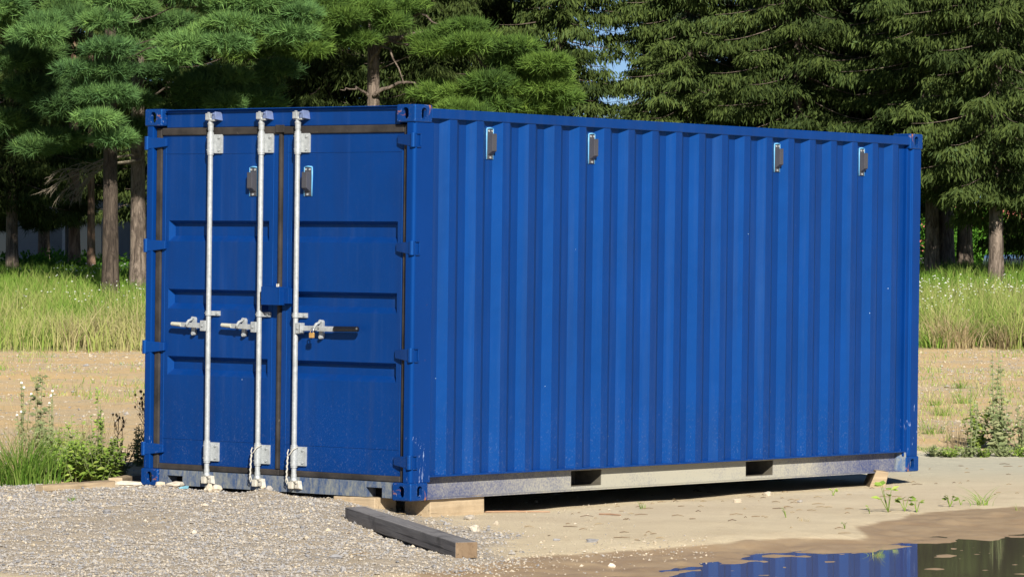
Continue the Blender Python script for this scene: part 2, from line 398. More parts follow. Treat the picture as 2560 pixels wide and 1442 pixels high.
M['scrap']=simple('light_blue_scrap_plastic',(.20,.45,.58),.5)
M['redstick']=simple('reddish_stick',(.34,.20,.12),.8)

# ---------------------------------------------------------------- ground
def axis(parts):
    out=[]
    for a,b,s in parts:
        n=max(1,int(round((b-a)/s))); out+=list(np.linspace(a,b,n,endpoint=False))
    return np.array(out+[parts[-1][1]])
gx=axis([(-300,-60,30),(-60,-20,5),(-20,-8,.5),(-8,-4.6,.09),(-4.6,4.8,.045),(4.8,8,.09),(8,20,.5),(20,60,5),(60,300,30)])
gy=axis([(-40,0,10),(0,18,1),(18,20.6,.2),(20.6,29,.045),(29,36.5,.07),(36.5,60,.14),(60,90,.6),(90,140,5),(140,900,40)])
GX,GY=np.meshgrid(gx,gy,indexing='xy'); gxs=GX.ravel(); gys=GY.ravel(); gz=terrain(gxs,gys)
nx,ny=len(gx),len(gy)
ii=(np.arange(ny-1)[:,None]*nx+np.arange(nx-1)[None,:]).ravel()
GF=np.stack([ii,ii+1,ii+1+nx,ii+nx],1)
dgr=sdf(GRAV,gxs,gys)+.28*fbm(gxs*1.5,gys*1.5,41,4)
a_gr=sstep(.14,-.14,dgr)
dwt=sdf(WET,gxs,gys)+.15*fbm(gxs*1.6,gys*1.6,21,4)+.03*fbm(gxs*9,gys*9,23,2)
a_wt=sstep(.02,-.03,dwt)
a_fd=sstep(34.9,35.3,gys+.25*fbm(gxs*1.3,gys*.2,51,3))*(gxs>0)+sstep(27.6,29.0,gys+.5*fbm(gxs*1.3,gys,51,3))*(gxs<=0)
a_md=sstep(55.5,57,gys+.8*fbm(gxs,gys*.3,61,3))
a_sl=sstep(29.5,33.5,gys)*sstep(0,2.0,gxs)*(1-sstep(34.9,35.2,gys))
g=np_mesh('ground',np.stack([gxs,gys,gz],1),GF,M['ground'],smooth=True,attrs=dict(gravel=a_gr,wet=a_wt,field=a_fd,meadow=a_md,slab=a_sl))
tag(g,'pale sand and grey gravel yard rising to a bare sandy field','ground',kind='structure')
wp=np_mesh('puddle_water',[(-1.2,18.5,ZW),(7,18.5,ZW),(7,27,ZW),(-1.2,27,ZW)],[(0,1,2,3)],M['water'])
tag(wp,'still brown rain puddle reflecting the blue container and the trees','puddle',kind='structure')

# ---------------------------------------------------------------- container
CM=Matrix(((0.626134,-0.779615,0.012495,-.6626),(0.779662,0.626198,0.001594,26.0905),(-0.009067,0.008744,0.999921,.1196),(0,0,0,1)))
L_,W_,H_=6.058,2.438,2.591
box_=empty('shipping_container'); box_.matrix_world=CM
tag(box_,'blue corrugated steel shipping container raised on timber blocks beside the puddle','shipping container')
def cpart(mb,name,mat,parent=None,**k): return mb.build(name,mat,parent or box_,**k)

# corner castings with oval holes (boolean, then frozen)
def make_casting():
    a,b,c=.178,.162,.118
    def cube(x0,x1,y0,y1,z0,z1,bev=0):
        m=MB().box(x0,x1,y0,y1,z0,z1); o=m.build('tmp',M['paint_worn'],None,bevel=bev,seg=3); return o
    body=cube(0,a,0,b,0,c,.011)
    cuts=[cube(.028,a-.01,.028,b-.01,.02,c-.02)]
    def oval(ax):
        pts=[]
        for i in range(24):
            t=2*math.pi*i/24; s=math.sin(t); q=math.cos(t)
            pts.append((.0265*q,(.013 if s>0 else -.013)+.0265*s))
        m=MB()
        if ax=='x': m.prism([(.083+u,.059+v) for u,v in pts],-.05,.06,'x')
        else: m.prism([(.092+u,.059+v) for u,v in pts],-.05,.06,'y')
        return m.build('tmp',M['paint_worn'])
    cuts+=[oval('x'),oval('y')]
    for k in cuts:
        md=body.modifiers.new('b','BOOLEAN'); md.object=k; md.operation='DIFFERENCE'; md.solver='EXACT'
    bpy.context.view_layer.update()
    dg=bpy.context.evaluated_depsgraph_get(); me=bpy.data.meshes.new_from_object(body.evaluated_get(dg)); me.name='corner_casting'
    for o in [body]+cuts: bpy.data.objects.remove(o)
    return me
cast=make_casting()
for zz,sz in ((0,1),(H_,-1)):
    for xx,sx in ((0,1),(L_,-1)):
        for yy,sy in ((0,1),(W_,-1)):
            o=link(bpy.data.objects.new('corner_casting',cast),box_); o.location=(xx-.003*sx,yy-.003*sy,zz); o.scale=(sx,sy,sz)
# corner posts
def post(xx,sx,yy,sy,front):
    m=MB(); z0,z1=.116,H_-.116
    if front: poly=[(0.005,.02),(.02,.005),(.205,.005),(.205,.035),(.10,.045),(.10,.075),(.005,.075)]
    else: poly=[(.0,.015),(.015,.003),(.12,.003),(.13,.022),(.175,.022),(.182,.010),(.196,.010),(.196,.06),(.06,.06),(.06,.16),(.0,.16)]
    poly=[(xx+sx*u,yy+sy*v) for u,v in poly]
    m.prism(poly,z0,z1,'z'); return cpart(m,'corner_post',M['post'],bevel=.007)
post(0,1,0,1,True); post(0,1,W_,-1,True); post(L_,-1,0,1,False); post(L_,-1,W_,-1,False)
# corrugated side panels
def corr(y0,s,x0=.195,x1=L_-.19):
    pts=[(x0,.042)]; k=0
    while True:
        a=.299+k*.2785
        if a+.215>x1: break
        pts+=[(a,.044),(a+.066,.006),(a+.138,.006),(a+.206,.044)]; k+=1
    pts.append((x1,.042)); V=[];F=[]
    for i,(x,d) in enumerate(pts): V+=[(x,y0+s*d,.150),(x,y0+s*d,2.512)]
    for i in range(len(pts)-1): F.append((2*i,2*i+2,2*i+3,2*i+1))
    m=MB(); m.add(V,F)
    m.add([(x0,y0+s*.003,.150),(x1,y0+s*.003,.150),(x1,y0+s*.06,.150),(x0,y0+s*.06,.150),(x0,y0+s*.003,.163),(x1,y0+s*.003,.163),(x1,y0+s*.06,.163),(x0,y0+s*.06,.163)],[(3,2,1,0),(4,5,6,7),(0,1,5,4),(1,2,6,5),(2,3,7,6),(3,0,4,7)])
    return m
cpart(corr(0,1),'side_panel',M['paint'],bevel=.004,seg=2); cpart(corr(W_,-1),'side_panel',M['paint'])
# end panel (far end)
m=MB(); pts=[];y=.16
while y<W_-.2: pts+=[(y,.045),(y+.07,.0),(y+.14,.0),(y+.21,.045)]; y+=.28
V=[];F=[]
for (yy,d) in pts: V+=[(L_-.02-d,yy,.12),(L_-.02-d,yy,2.5)]
for i in range(len(pts)-1): F.append((2*i,2*i+2,2*i+3,2*i+1))
m.add(V,F); m.box(L_-.08,L_-.01,.16,W_-.16,.012,.14); m.box(L_-.08,L_-.01,.16,W_-.16,2.47,2.57)
cpart(m,'end_panel',M['paint'])
# top rails
for y0,s in ((0,1),(W_,-1)):
    a,b=sorted((y0+s*.0,y0+s*.062)); cpart(MB().box(.172,L_-.172,a,b,2.503,2.569),'top_rail',M['paint'],bevel=.006)
# roof: steel sheet with crosswise corrugations
V=[];F=[];xs=[]; x=.06
ps=[]
while x<L_-.32: ps+=[(x,0),(x+.045,.022),(x+.150,.022),(x+.195,0)]; x+=.2535
ps=[(.03,0)]+[p for p in ps if p[0]>.2]+[(L_-.03,0)]
ny_=8
for (x,h) in ps:
    for j in range(ny_+1):
        q=j/ny_; e=min(1,min(q,1-q)*ny_*1.6+.25)
        V.append((x,.03+q*(W_-.06),2.562+h*e+.004*math.sin(math.pi*q)))
for i in range(len(ps)-1):
    for j in range(ny_): a=i*(ny_+1)+j; F.append((a,a+1,a+ny_+2,a+ny_+1))
m=MB(); m.add(V,F); cpart(m,'roof',M['paint'])
# lower side rails: outward channel with fork pockets
FP=[(1.790,2.135),(3.862,4.210)]
for y0,s in ((0,1),(W_,-1)):
    m=MB(); pk=[]
    xs=[.175]+[q for f in FP for q in f]+[L_-.175]
    def yb(a,b): return sorted((y0+s*a,y0+s*b))
    for i in range(0,len(xs),2):
        m.box(xs[i],xs[i+1],*yb(.068,.074),.012,.149)
    for a,b in FP:
        m.box(a,b,*yb(.068,.074),.012,.030); m.box(a,b,*yb(.068,.074),.138,.149)
        pass
        d=MB(); d.box(a,b,*yb(.30,.31),.0305,.1375); d.box(a,b,*yb(.0745,.2995),.022,.030); d.box(b+.0005,b+.008,*yb(.075,.32),.03,.138); d.box(a-.008,a-.0005,*yb(.075,.32),.03,.138); pk.append(d)  # back plate added to darken the opening
    m.box(.175,L_-.24,*yb(.004,.0675),.005,.0115)
    o=cpart(m,'bottom_rail',M['rail']); [cpart(d,'fork_pocket',M['pocket'],o) for d in pk]
    for xa in (L_-.24,): cpart(MB().hexa([(xa,y0+s*.054,.0),(L_-.17,y0+s*.002,.0),(L_-.17,y0+s*.16,.0),(xa,y0+s*.16,.0)],[(xa+.02,y0+s*.054,.149),(L_-.17,y0+s*.002,.149),(L_-.17,y0+s*.16,.149),(xa+.02,y0+s*.16,.149)]),'rail_gusset',M['paint_sill'])
# floor and cross members
m=MB(); m.box(.09,L_-.09,.08,W_-.08,.141,.160)
for k in range(20):
    x=.35+k*.28
    if not any(a-.06<x<b+.06 for a,b in FP): m.box(x,x+.05,.085,W_-.085,.02,.1405)
cpart(m,'floor',M['underside'])

# door end ------------------------------------------------------------
DX=.050
# header and sill
m=MB(); m.box(.045,.12,.165,W_-.165,2.462,2.578); m.box(.028,.12,.170,W_-.170,2.5785,2.586)
cpart(m,'door_header',M['paint'],bevel=.004)
m=MB(); FY=[(.255,.372),(2.06,2.21)]
FY=[(.255,.395),(2.055,2.200)]
ys=[.164]+[q for f in FY for q in f]+[W_-.164]
for i in range(0,len(ys),2): m.box(.012,.020,ys[i],ys[i+1],.013,.116)
for a,b in FY:
    m.box(.012,.020,a,b,.078,.116); m.box(.0205,.5,a-.008,a,.013,.078); m.box(.0205,.5,b,b+.008,.013,.078); m.box(.0205,.5,a,b,.0785,.084)
m.box(.0205,.11,.164,W_-.164,.104,.1155)
cpart(m,'door_sill',M['paint_sill'],bevel=0)
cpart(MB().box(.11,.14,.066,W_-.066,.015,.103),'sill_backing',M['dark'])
REC=[(1.683,1.826),(1.220,1.356),(.768,.896)]
def door(y0,y1,r0,r1):
    d=empty('door',parent=box_)
    m=MB(); z0,z1=.158,2.408
    def q(a,b,c,e,x=DX): m.add([(x,a,c),(x,b,c),(x,b,e),(x,a,e)],[(0,3,2,1)])
    q(y0,r0,z0,z1); q(r1,y1,z0,z1)
    zs=[z1]
    for b,t in REC: zs+=[t,b]
    zs.append(z0)
    for i in range(0,len(zs),2): q(r0,r1,zs[i+1],zs[i])
    dd=.044
    for b,t in REC:
        o=[(DX,r0,b),(DX,r1,b),(DX,r1,t),(DX,r0,t)]; i_=[(DX+dd,r0+.022,b+.040),(DX+dd,r1-.022,b+.040),(DX+dd,r1-.022,t-.022),(DX+dd,r0+.022,t-.022)]
        m.add(o+i_,[(0,1,5,4),(1,2,6,5),(2,3,7,6),(3,0,4,7),(4,5,6,7)])
    pn=m.build('door_panel',M['paint'],d)
    # weld seams
    s=MB()
    for yy in (r0-.035,r1+.035): s.tube([(DX,yy,z0+.02),(DX,yy,z1-.02)],.0035,6)
    for zz in (.330,2.284): s.tube([(DX,r0-.035,zz),(DX,r1+.035,zz)],.0030,6)
    s.build('weld_seam',M['paint'],d)
    # back/edge skin
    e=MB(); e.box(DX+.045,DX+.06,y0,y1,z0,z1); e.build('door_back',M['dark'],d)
    return d
dR=door(.125,1.193,.180,1.115); dL=door(1.226,2.312,1.318,2.248)
# gaskets
def gasket(parent,segs):
    for s_ in segs: MB().box(*s_).build('gasket',M['rubber'],parent,bevel=.007)
gx0=.036
gasket(dL,[(gx0,.1,2.313,2.362,.118,2.461),(gx0,.1,1.195,2.312,2.409,2.461),(gx0,.1,1.195,2.312,.118,.157),(gx0-.006,.1,1.198,1.222,.159,2.4085)])
gasket(dR,[(gx0,.1,.076,.124,.118,2.461),(gx0,.1,.125,1.192,2.409,2.461),(gx0,.1,.125,1.192,.118,.157)])
m=MB(); m.box(gx0-.012,gx0-.0065,1.170,1.250,2.420,2.470)
m.build('gasket_corner',M['rubber'],dL,bevel=.003)
# hinges
def hinge(parent,zc,left):
    m=MB(); s=-1 if left else 1; yo=W_ if left else 0
    Y=lambda v: yo+s*v
    h=.041
    # knuckle round the post edge
    m.tube([(.004,Y(.018),zc-h-.006),(.004,Y(.018),zc+h+.006)],.019,12)
    # tapering blade over to the door
    m.hexa([(-.004,Y(.03),zc-h),(.03,Y(.03),zc-h),(.05,Y(.175),zc-h*.55),(.028,Y(.175),zc-h*.55)],
           [(-.004,Y(.03),zc+h),(.03,Y(.03),zc+h),(.05,Y(.175),zc+h*.8),(.028,Y(.175),zc+h*.8)])
    # open frame on the outer side of the post
    for a,b,c,d in ((.02,.062,zc-h-.006,zc-h+.002),(.02,.062,zc+h-.002,zc+h+.006),(.054,.062,zc-h+.0025,zc+h-.0025)):
        y=sorted((Y(-.006),Y(.004))); m.box(a,b,y[0],y[1],c,d)
    m.build('hinge',M['paint'],parent,bevel=.004)
for zc in (2.357,1.652,.953,.253): hinge(dR,zc,False); hinge(dL,zc,True)
# lock box across the meeting edge
m=MB(); m.box(-.048,.049,1.128,1.296,1.262,1.384); m.box(-.052,-.0485,1.126,1.134,1.262,1.388)
m.box(.0,.049,1.235,1.300,1.3845,1.396); m.box(-.005,.0485,1.085,1.1275,1.272,1.376)
lk=cpart(m,'lock_box',M['paint'],bevel=.003)
m=MB(); m.tube([(.01,1.205,1.384),(.01,1.205,1.402),(.01,1.19,1.402),(.01,1.19,1.384)],.005,6); m.build('pin',M['galv_dusty'],lk)

# locking bars
def lock_bar(y,hd,grip,dusty):
    t=empty('locking_bar',(0.005,y,0),parent=box_)
    m=MB(); m.cyl((0,0,.075),(0,0,2.52),.0172,20)
    m.tube([(0,0,2.44),(0,0,2.47),(0,0,2.485),(0,0,2.497)],[.0195,.0195,.023,.014],16)
    m.tube([(0,0,.135),(0,0,.11),(0,0,.095),(0,0,.08)],[.0195,.0195,.024,.015],16)
    m.build('rod',M['galv'],t,smooth=False)
    for z0,z1,wd in ((2.283,2.412,.062),(.190,.318,.062),(1.180,1.212,.056)):
        m=MB(); r=.0245 if wd>.06 else .023
        m.cyl((0,0,z0-(.012 if wd>.06 else 0)),(0,0,z1+(.012 if wd>.06 else 0)),r-.002,20)
        m.cyl((0,0,z0),(0,0,z1),r,20)
        m.box(.030,.0445,-.0215-wd*.9,.024,z0,z1)
        m.box(.0,.030,-.022,.022,z0+.0008,z1-.0008)
        k=m
        for zz in ((z0+.022,z1-.022) if wd>.06 else ((z0+z1)/2,)):
            k.cyl((.0295,-.052,zz),(.022,-.052,zz),.0085,8)
            k.cyl((-.0175,.0165,zz),(-.0195,.019,zz),.0038,8)
        b=m.build('bracket',M['galv'],t,bevel=.0035)
    # cams and keepers at top and bottom
    for zc,sg in ((2.532,1),(.062,-1)):
        gm=M['galv'] if sg>0 else M['galv_dusty']
        m=MB()
        m.box(-.026,.012,-.010,.030,zc-.024,zc+.022)
        m.box(-.020,.006,-.048,-.0105,zc-.026*sg-.006,zc-.026*sg+.006); m.box(-.020,.0,.004,.018,zc+.0225,zc+.030)
        m.build('cam',gm,t,bevel=.004)
        k=MB(); xf=.040 if sg>0 else .007
        k.add([(xf,-.075,zc-.028),(xf,-.022,zc-.028),(xf,-.022,zc+.026),(xf,-.065,zc+.030),(-.022,-.068,zc-.020),(-.018,-.024,zc-.020),(-.018,-.024,zc+.018),(-.022,-.058,zc+.034)],
              [(0,1,2,3),(4,7,6,5),(0,4,5,1),(1,5,6,2),(2,6,7,3),(3,7,4,0)])
        k.cyl((-.010,-.045,zc+.018),(-.03,-.045,zc+.018),.007,8); k.box(.007,xf+.0005,-.018,.05,zc-.030,zc+.016) if sg>0 else None
        k.build('keeper',M['bluepaint_clip'] if sg>0 else gm,t,bevel=.003)
    # hub, lever, catch
    zc=1.110; m=MB(); m.box(-.020,.016,(.012 if hd>0 else -.062),(.062 if hd>0 else -.012),zc-.036,zc+.036)
    m.cyl((-.0205,hd*.038,zc),(-.028,hd*.038,zc),.008,10)
    if hd<0: m.box(-.034,.012,-.072,-.063,zc-.030,zc+.036)
    hub=m.build('handle_hub',M['galv'],t,bevel=.005)
    m=MB(); Lh=.335 if hd>0 else .30; drop=.006*hd
    m.hexa([(-.013,hd*.055,zc-.018),(-.002,hd*.055,zc-.018),(-.002,hd*Lh*.75,zc-.012),(-.013,hd*Lh*.75,zc-.012)],
           [(-.013,hd*.055,zc+.018),(-.002,hd*.055,zc+.018),(-.002,hd*Lh*.75,zc+.020),(-.013,hd*Lh*.75,zc+.020)])
    hl=m.build('handle_lever',M['galv'],t,bevel=.003)
    m=MB()
    if hd>0: m.tube([(-.008,hd*Lh*.74,zc+.004),(-.008,hd*Lh,zc+.008),(-.008,hd*(Lh+.008),zc+.008)],[.0155,.013,.006],12)
    else: m.tube([(-.008,-.355,zc+.002),(-.008,-.555,zc+.004),(-.008,-.562,zc+.004)],[.019,.0185,.010],14); 
    if hd<0:
        m2=MB(); m2.box(-.013,-.003,-.36,-.20,zc-.017,zc+.018); m2.build('lever_arm',M['galv'],hl,bevel=.003)
    m.build('grip',grip,hl)
    yk=.163*hd if hd>0 else -.205
    m=MB()
    poly=[(yk+.017*math.cos(a),zc+(.042 if math.sin(a)>0 else -.052)+.017*math.sin(a)) for a in np.linspace(0,2*math.pi,16,endpoint=False)]
    m.prism(poly,.022,.044,'x')
    m.tube([(.022,yk+.004,zc+.045),(-.020,yk+.006,zc+.030),(-.026,yk+.018,zc+.008),(-.022,yk+.020,zc-.008)],[.009,.010,.011,.006],8)
    m.cyl((.022,yk,zc-.055),(.012,yk,zc-.055),.013,10); m.cyl((.022,yk,zc+.050),(.008,yk,zc+.050),.011,10)
    m.build('catch',M['galv'],t,bevel=.002)
    return t
lock_bar(1.824,1,M['palegrip'],0); lock_bar(1.357,1,M['palegrip'],0); lock_bar(1.028,-1,M['blackgrip'],1)
# ventilators
def vent(face,u,z0,z1):
    """small dark hood vent; face 'side' on the long wall, 'front' on a door"""
    zc=(z0+z1)/2; t=empty('vent',parent=box_)
    if face=='side': t.location=(u,.042,zc); t.rotation_euler=(0,0,0)
    else: t.location=(DX,u,zc); t.rotation_euler=(0,0,-math.pi/2)
    h=(z1-z0)/2
    m=MB(); m.box(-.031,.031,-.0065,0,-h+.008,h-.008)
    m.hexa([(-.026,-.0066,-h+.035),(.026,-.0066,-h+.035),(.026,-.0066,h-.035),(-.026,-.0066,h-.035)],
           [(-.022,-.046,-h+.062),(.022,-.046,-h+.062),(.022,-.046,h-.038),(-.022,-.046,h-.038)])
    m.build('hood',M['plastic'],t,bevel=.0025)
    s=MB(); w_=.0335
    for sx in (-1,1): s.tube([(sx*w_,-.003,-h+.006),(sx*w_,-.003,-h*.3),(sx*w_*1.03,-.003,h*.4),(sx*w_,-.003,h-.004)],[.005,.0042,.0055,.005],6)
    s.tube([(-w_,-.003,h-.003),(0,-.003,h),(w_,-.003,h-.003)],[.005,.006,.005],6)
    s.build('sealant_bead',M['sealant'],t,smooth=True)
    for xx,zz in ((-.018,h-.020),(.018,h-.020),(0,-h+.018)): MB().cyl((xx,-.006,zz),(xx,-.012,zz),.0075,8).build('screw',M['galv'],t)
    return t
for x in (.823,1.937,4.166,5.280): vent('side',x,2.247,2.462)
vent('front',1.462,1.985,2.190); vent('front',.968,1.985,2.190)

# padlock hanging from the right handle: a thing of its own
def cw(x,y,z): return CM@Vector((x,y,z))
pl=empty('padlock'); pl.matrix_world=CM@Matrix.Translation((-.036,.846,1.066))
tag(pl,'small brass padlock hanging from the black gripped door handle','padlock')
MB().box(-.008,.008,-.019,.019,-.017,.017).build('body',M['brass'],pl,bevel=.003)
m=MB(); m.tube([(0,-.012,.015),(0,-.012,.036),(0,-.006,.045),(0,.006,.045),(0,.012,.036),(0,.012,.015)],.0035,8); m.build('shackle',M['chrome'],pl,smooth=True)
# cords tied round the bottom of two bars
def cord(y,lab):
    m=MB(); X=-.020
    m.tube([(X+.03,y-.030,.318),(X-.012,y-.022,.300),(X-.014,y-.0,.272),(X-.010,y+.022,.256),(X-.004,y+.034,.275),(X+.01,y+.036,.300)],.0042,6)
    pts=[(X-.014+.002*math.sin(i*1.7),y+.022+.002*math.cos(i*1.9)+.0006*i,.256-i*.0105) for i in range(15)]
    m.tube(pts,[.0060+.0010*math.sin(i*2.1) for i in range(15)],6)
    m.tube([pts[-1],(X-.012,y+.040,.085),(X-.008,y+.030,.070),(X-.012,y+.020,.088),pts[-2]],.004,6)
    o=m.build('cord',M['cord'],None,smooth=True); o.matrix_world=CM
    tag(o,lab,'cord','cords tied to the door bars')
cord(1.357,'white cord knotted round the foot of the middle door bar')
cord(1.028,'white cord knotted round the foot of the right door bar')

# ---------------------------------------------------------------- timber
def timber(name,p0,p1,wd,ht,mats,label,cat,roll=0,sag=0):
    """beam from p0 to p1 (bottom centre line)"""
    p0=Vector(p0); p1=Vector(p1); d=p1-p0; L=d.length
    bm=bmesh.new(); n=10
    rings=[]
    for i in range(n+1):
        x=L*i/n; j=lambda: random.uniform(-.0018,.0018)
        rings.append([bm.verts.new((x,sy*wd/2+j(),sz+j()+sag*math.sin(math.pi*i/n))) for sy,sz in ((-1,0),(1,0),(1,ht),(-1,ht))])
    for a,b in zip(rings,rings[1:]):
        for k in range(4): bm.faces.new((a[k],a[(k+1)%4],b[(k+1)%4],b[k])).material_index=0
    for r in (rings[0][::-1],rings[-1]): f=bm.faces.new(r); f.material_index=1
    bmesh.ops.recalc_face_normals(bm,faces=bm.faces)
    me=bpy.data.meshes.new(name); bm.to_mesh(me); bm.free()
    for m_ in mats: me.materials.append(m_)
    o=link(bpy.data.objects.new(name,me)); b=o.modifiers.new('bevel','BEVEL'); b.width=.005; b.segments=2; b.limit_method='ANGLE'
    ex=d.normalized(); ey=Vector((0,0,1)).cross(ex).normalized(); ez=ex.cross(ey)
    R_=Matrix((ex,ey,ez)).transposed().to_4x4()@Matrix.Rotation(roll,4,'X')
    o.matrix_world=Matrix.Translation(p0)@R_
    return tag(o,label,cat)
pn=ground(1166,1397); pf=ground(887,1303)
pn.z+=.0; pf.z-=.004
timber('timber_beam',pn,pf,.131,.092,[M['wood_grey'],M['wood_end']],'long weathered grey timber beam lying on the gravel before the container','timber beam')
def block(name,c0,c1,wd,z0,z1,mat,label,roll=0):
    a=cw(*c0); b=cw(*c1); a.z=z0;b.z=z0
    o=timber(name,a,b,wd,z1-z0,[mat,mat],label,'timber block',roll); return o
zb=.12
block('support_block',(.235,.14,0),(.80,.14,0),.22,-.02,zb+.004,M['wood_tan'],'pale tan timber block under the near corner of the container')
block('support_block',(.10,.30,0),(.10,.66,0),.22,-.0,zb+.012,M['wood_tan'],'broken pale board end under the door sill behind the grey beam')
Yb=30.33; fc=[at(*q,Yb) for q in ((2172,1220),(2211,1226),(2222,1180),(2191,1175))]; dv=Vector((-.02,.34,0))
m=MB(); m.add(fc+[q+dv for q in fc],[(0,1,2,3),(7,6,5,4),(0,4,5,1),(1,5,6,2),(2,6,7,3),(3,7,4,0)])
tag(m.build('support_block',M['wood_plank'],None,bevel=.004),'tilted tan timber block under the far right end of the container','timber block')
for px0,py0,px1,py1,lab in ((98,1229,278,1216,'brown weathered plank lying below the weeds left of the container'),(288,1210,349,1200,'short brown plank touching the left foot of the container')):
    a=ground(px0,py0); b=ground(px1,py1); a.z-=.005; b.z-=.005
    timber('plank',a,b,.10,.048,[M['wood_plank'],M['wood_tan']],lab,'plank')

# ---------------------------------------------------------------- stones
OCT_V=np.array([(1,0,0),(-1,0,0),(0,1,0),(0,-1,0),(0,0,1),(0,0,-1)],float)
OCT_F=np.array([(0,2,4),(2,1,4),(1,3,4),(3,0,4),(2,0,5),(1,2,5),(3,1,5),(0,3,5)])
def rot_z(a):
    c,s=np.cos(a),np.sin(a); z=np.zeros_like(a); o=np.ones_like(a)
    return np.stack([np.stack([c,-s,z],-1),np.stack([s,c,z],-1),np.stack([z,z,o],-1)],-2)
def scatter_stones(name,X,Y,R,tint,parent=None,sink=.25):
    n=len(X); Z=terrain(X,Y)
    v=OCT_V[None]*RNG.uniform(.6,1.25,(n,6,3)); v+=RNG.normal(0,.15,(n,6,3))
    v[:,:,2]*=.7
    v=np.einsum('nij,nkj->nki',rot_z(RNG.uniform(0,6.28,n)),v)*R[:,None,None]
    P_=np.stack([X,Y,Z+R*(.55-sink)],1); v=v+P_[:,None]
    F=(OCT_F[None]+np.arange(n)[:,None,None]*6).reshape(-1,3)
    return np_mesh(name,v.reshape(-1,3),F,M['stone'],parent,tint=np.repeat(tint*.9,6))
def sample(n,x0,x1,y0,y1,f):
    X=RNG.uniform(x0,x1,n*3); Y=RNG.uniform(y0,y1,n*3); k=RNG.random(n*3)<f(X,Y); return X[k][:n],Y[k][:n]
def fgrav(x,y): return sstep(.2,-.2,sdf(GRAV,x,y)+.28*fbm(x*1.5,y*1.5,41,4))
X,Y=sample(60000,-4.3,.5,20.8,28.6,lambda x,y:fgrav(x,y)*np.clip(.75+1.5*vnoise(x*1.3,y*.9,88),.25,1))
R=RNG.gamma(1.9,.0019,len(X))+.0024
g=scatter_stones('gravel',X,Y,R,np.clip(RNG.normal(.52,.20,len(X)),0,1)); tag(g,'grey and beige crushed gravel spread before the container doors','gravel',kind='stuff')
def fsand(x,y):
    dw=sdf(WET,x,y); d=sdf(WATER,x,y)
    return np.clip(.10+1.0*np.exp(-((dw+.05)/.35)**2)*(x<1.2)-.6*(d<0.0)-.1*(x>.8),0,1)*(terrain(x,y)>ZW-.004)
X,Y=sample(15000,-3.0,4.3,21,34.5,fsand); R=RNG.gamma(1.8,.0018,len(X))+.002
g=scatter_stones('pebbles',X,Y,R,np.clip(RNG.normal(.82,.16,len(X)),0,1)); tag(g,'small pale pebbles strewn over the sand and the wet mud','pebbles',kind='stuff')
X,Y=sample(15000,-7.5,8,28.5,56,lambda x,y:((y>35)|((x<-2.4)&(y>28.5)))*(.25+.75*(vnoise(x*.9,y*.7,77)>.05))); R=RNG.gamma(2.0,.0033,len(X))+.004
g=scatter_stones('field_stones',X,Y,R,np.clip(RNG.normal(.72,.2,len(X)),0,1)); tag(g,'small stones scattered over the bare sandy field','stones',kind='stuff')
def rock(px,py,wpx,hpx,tint,label,group='loose stones on the ground'):
    p=ground(px,py); s=p.y/FPX; rx=wpx*s/2; rz=hpx*s*.62
    bm=bmesh.new(); bmesh.ops.create_icosphere(bm,subdivisions=2,radius=1)
    sd=random.random()*50
    for v in bm.verts:
        c=v.co.copy(); k=1+.22*math.sin(c.x*3+sd)+.2*math.sin(c.y*4+sd*2)+.16*math.sin(c.z*5+sd*3)+random.uniform(-.07,.07)
        v.co=Vector((c.x*rx*k,c.y*max(rx*.8,rz)*k,c.z*rz*k))
    me=bpy.data.meshes.new('stone'); bm.to_mesh(me); bm.free(); me.materials.append(M['stone'])
    a=me.attributes.new('tint','FLOAT','POINT'); a.data.foreach_set('value',np.clip(tint+RNG.normal(0,.03,len(me.vertices)),0,1).astype(np.float32))
    o=link(bpy.data.objects.new('stone',me)); o.location=(p.x,p.y,p.z+rz*.45); tag(o,label,'stone',group)
ROCKS=[(318,1216,56,17,.93,'large pale stone by the left foot of the container'),
(434,1217,44,15,.9,'pale flat slab lying in the left fork opening'),
(401,1216,18,15,.85,'small tan stone between the left foot and the flat slab'),
(521,1229,24,19,.9,'pale stone beneath the left door bar, left of its twin'),
(543,1229,19,22,.88,'pointed pale stone beneath the left door bar, right of its twin'),
(658,1222,14,11,.85,'small yellow stone under the middle of the door sill'),
(673,1225,14,13,.5,'small grey stone under the middle of the door sill'),
(694,1225,16,12,.9,'small cream stone right of the sill mound'),
(268,1284,26,13,.15,'flat dark grey stone at the left of the gravel'),
(487,1336,16,13,.92,'cream stone alone in the middle of the gravel'),
(841,1395,24,14,.2,'blue grey stone on the sand below the gravel'),
(859,1428,14,13,.35,'small grey stone at the bottom edge of the photo'),
(1183,1330,27,21,.95,'pale round stone right of the grey beam'),
(1172,1300,26,15,.6,'grey stone against the near timber block'),
(1481,1355,26,10,.15,'blue grey flat stone on the sand before the container'),
(1529,1417,15,12,1.,'white stone lying in the wet mud'),
(1279,1387,17,8,.5,'flat brown stone right of the beam end'),
(958,1265,34,13,.95,'cream crumbled stone behind the far end of the beam'),
(985,1275,30,8,.9,'thin cream stone behind the grey beam'),
(1918,1239,18,12,.9,'cream stone at the edge of the container shadow'),
(1844,1255,18,10,.75,'tan stone on the sand below the fork pocket'),
(1999,1256,13,8,.5,'small brown stone on the sand under the rear half'),
(1392,1352,14,7,.3,'small grey stone left of the flat blue grey stone'),
(1240,1312,14,9,.7,'small tan stone on the gravel right of the block'),
(25,1250,18,10,.85,'small beige stone at the left edge of the gravel'),
(395,1335,15,9,.6,'small brown stone left of the cream stone in the gravel')]
for r in ROCKS: rock(*r)
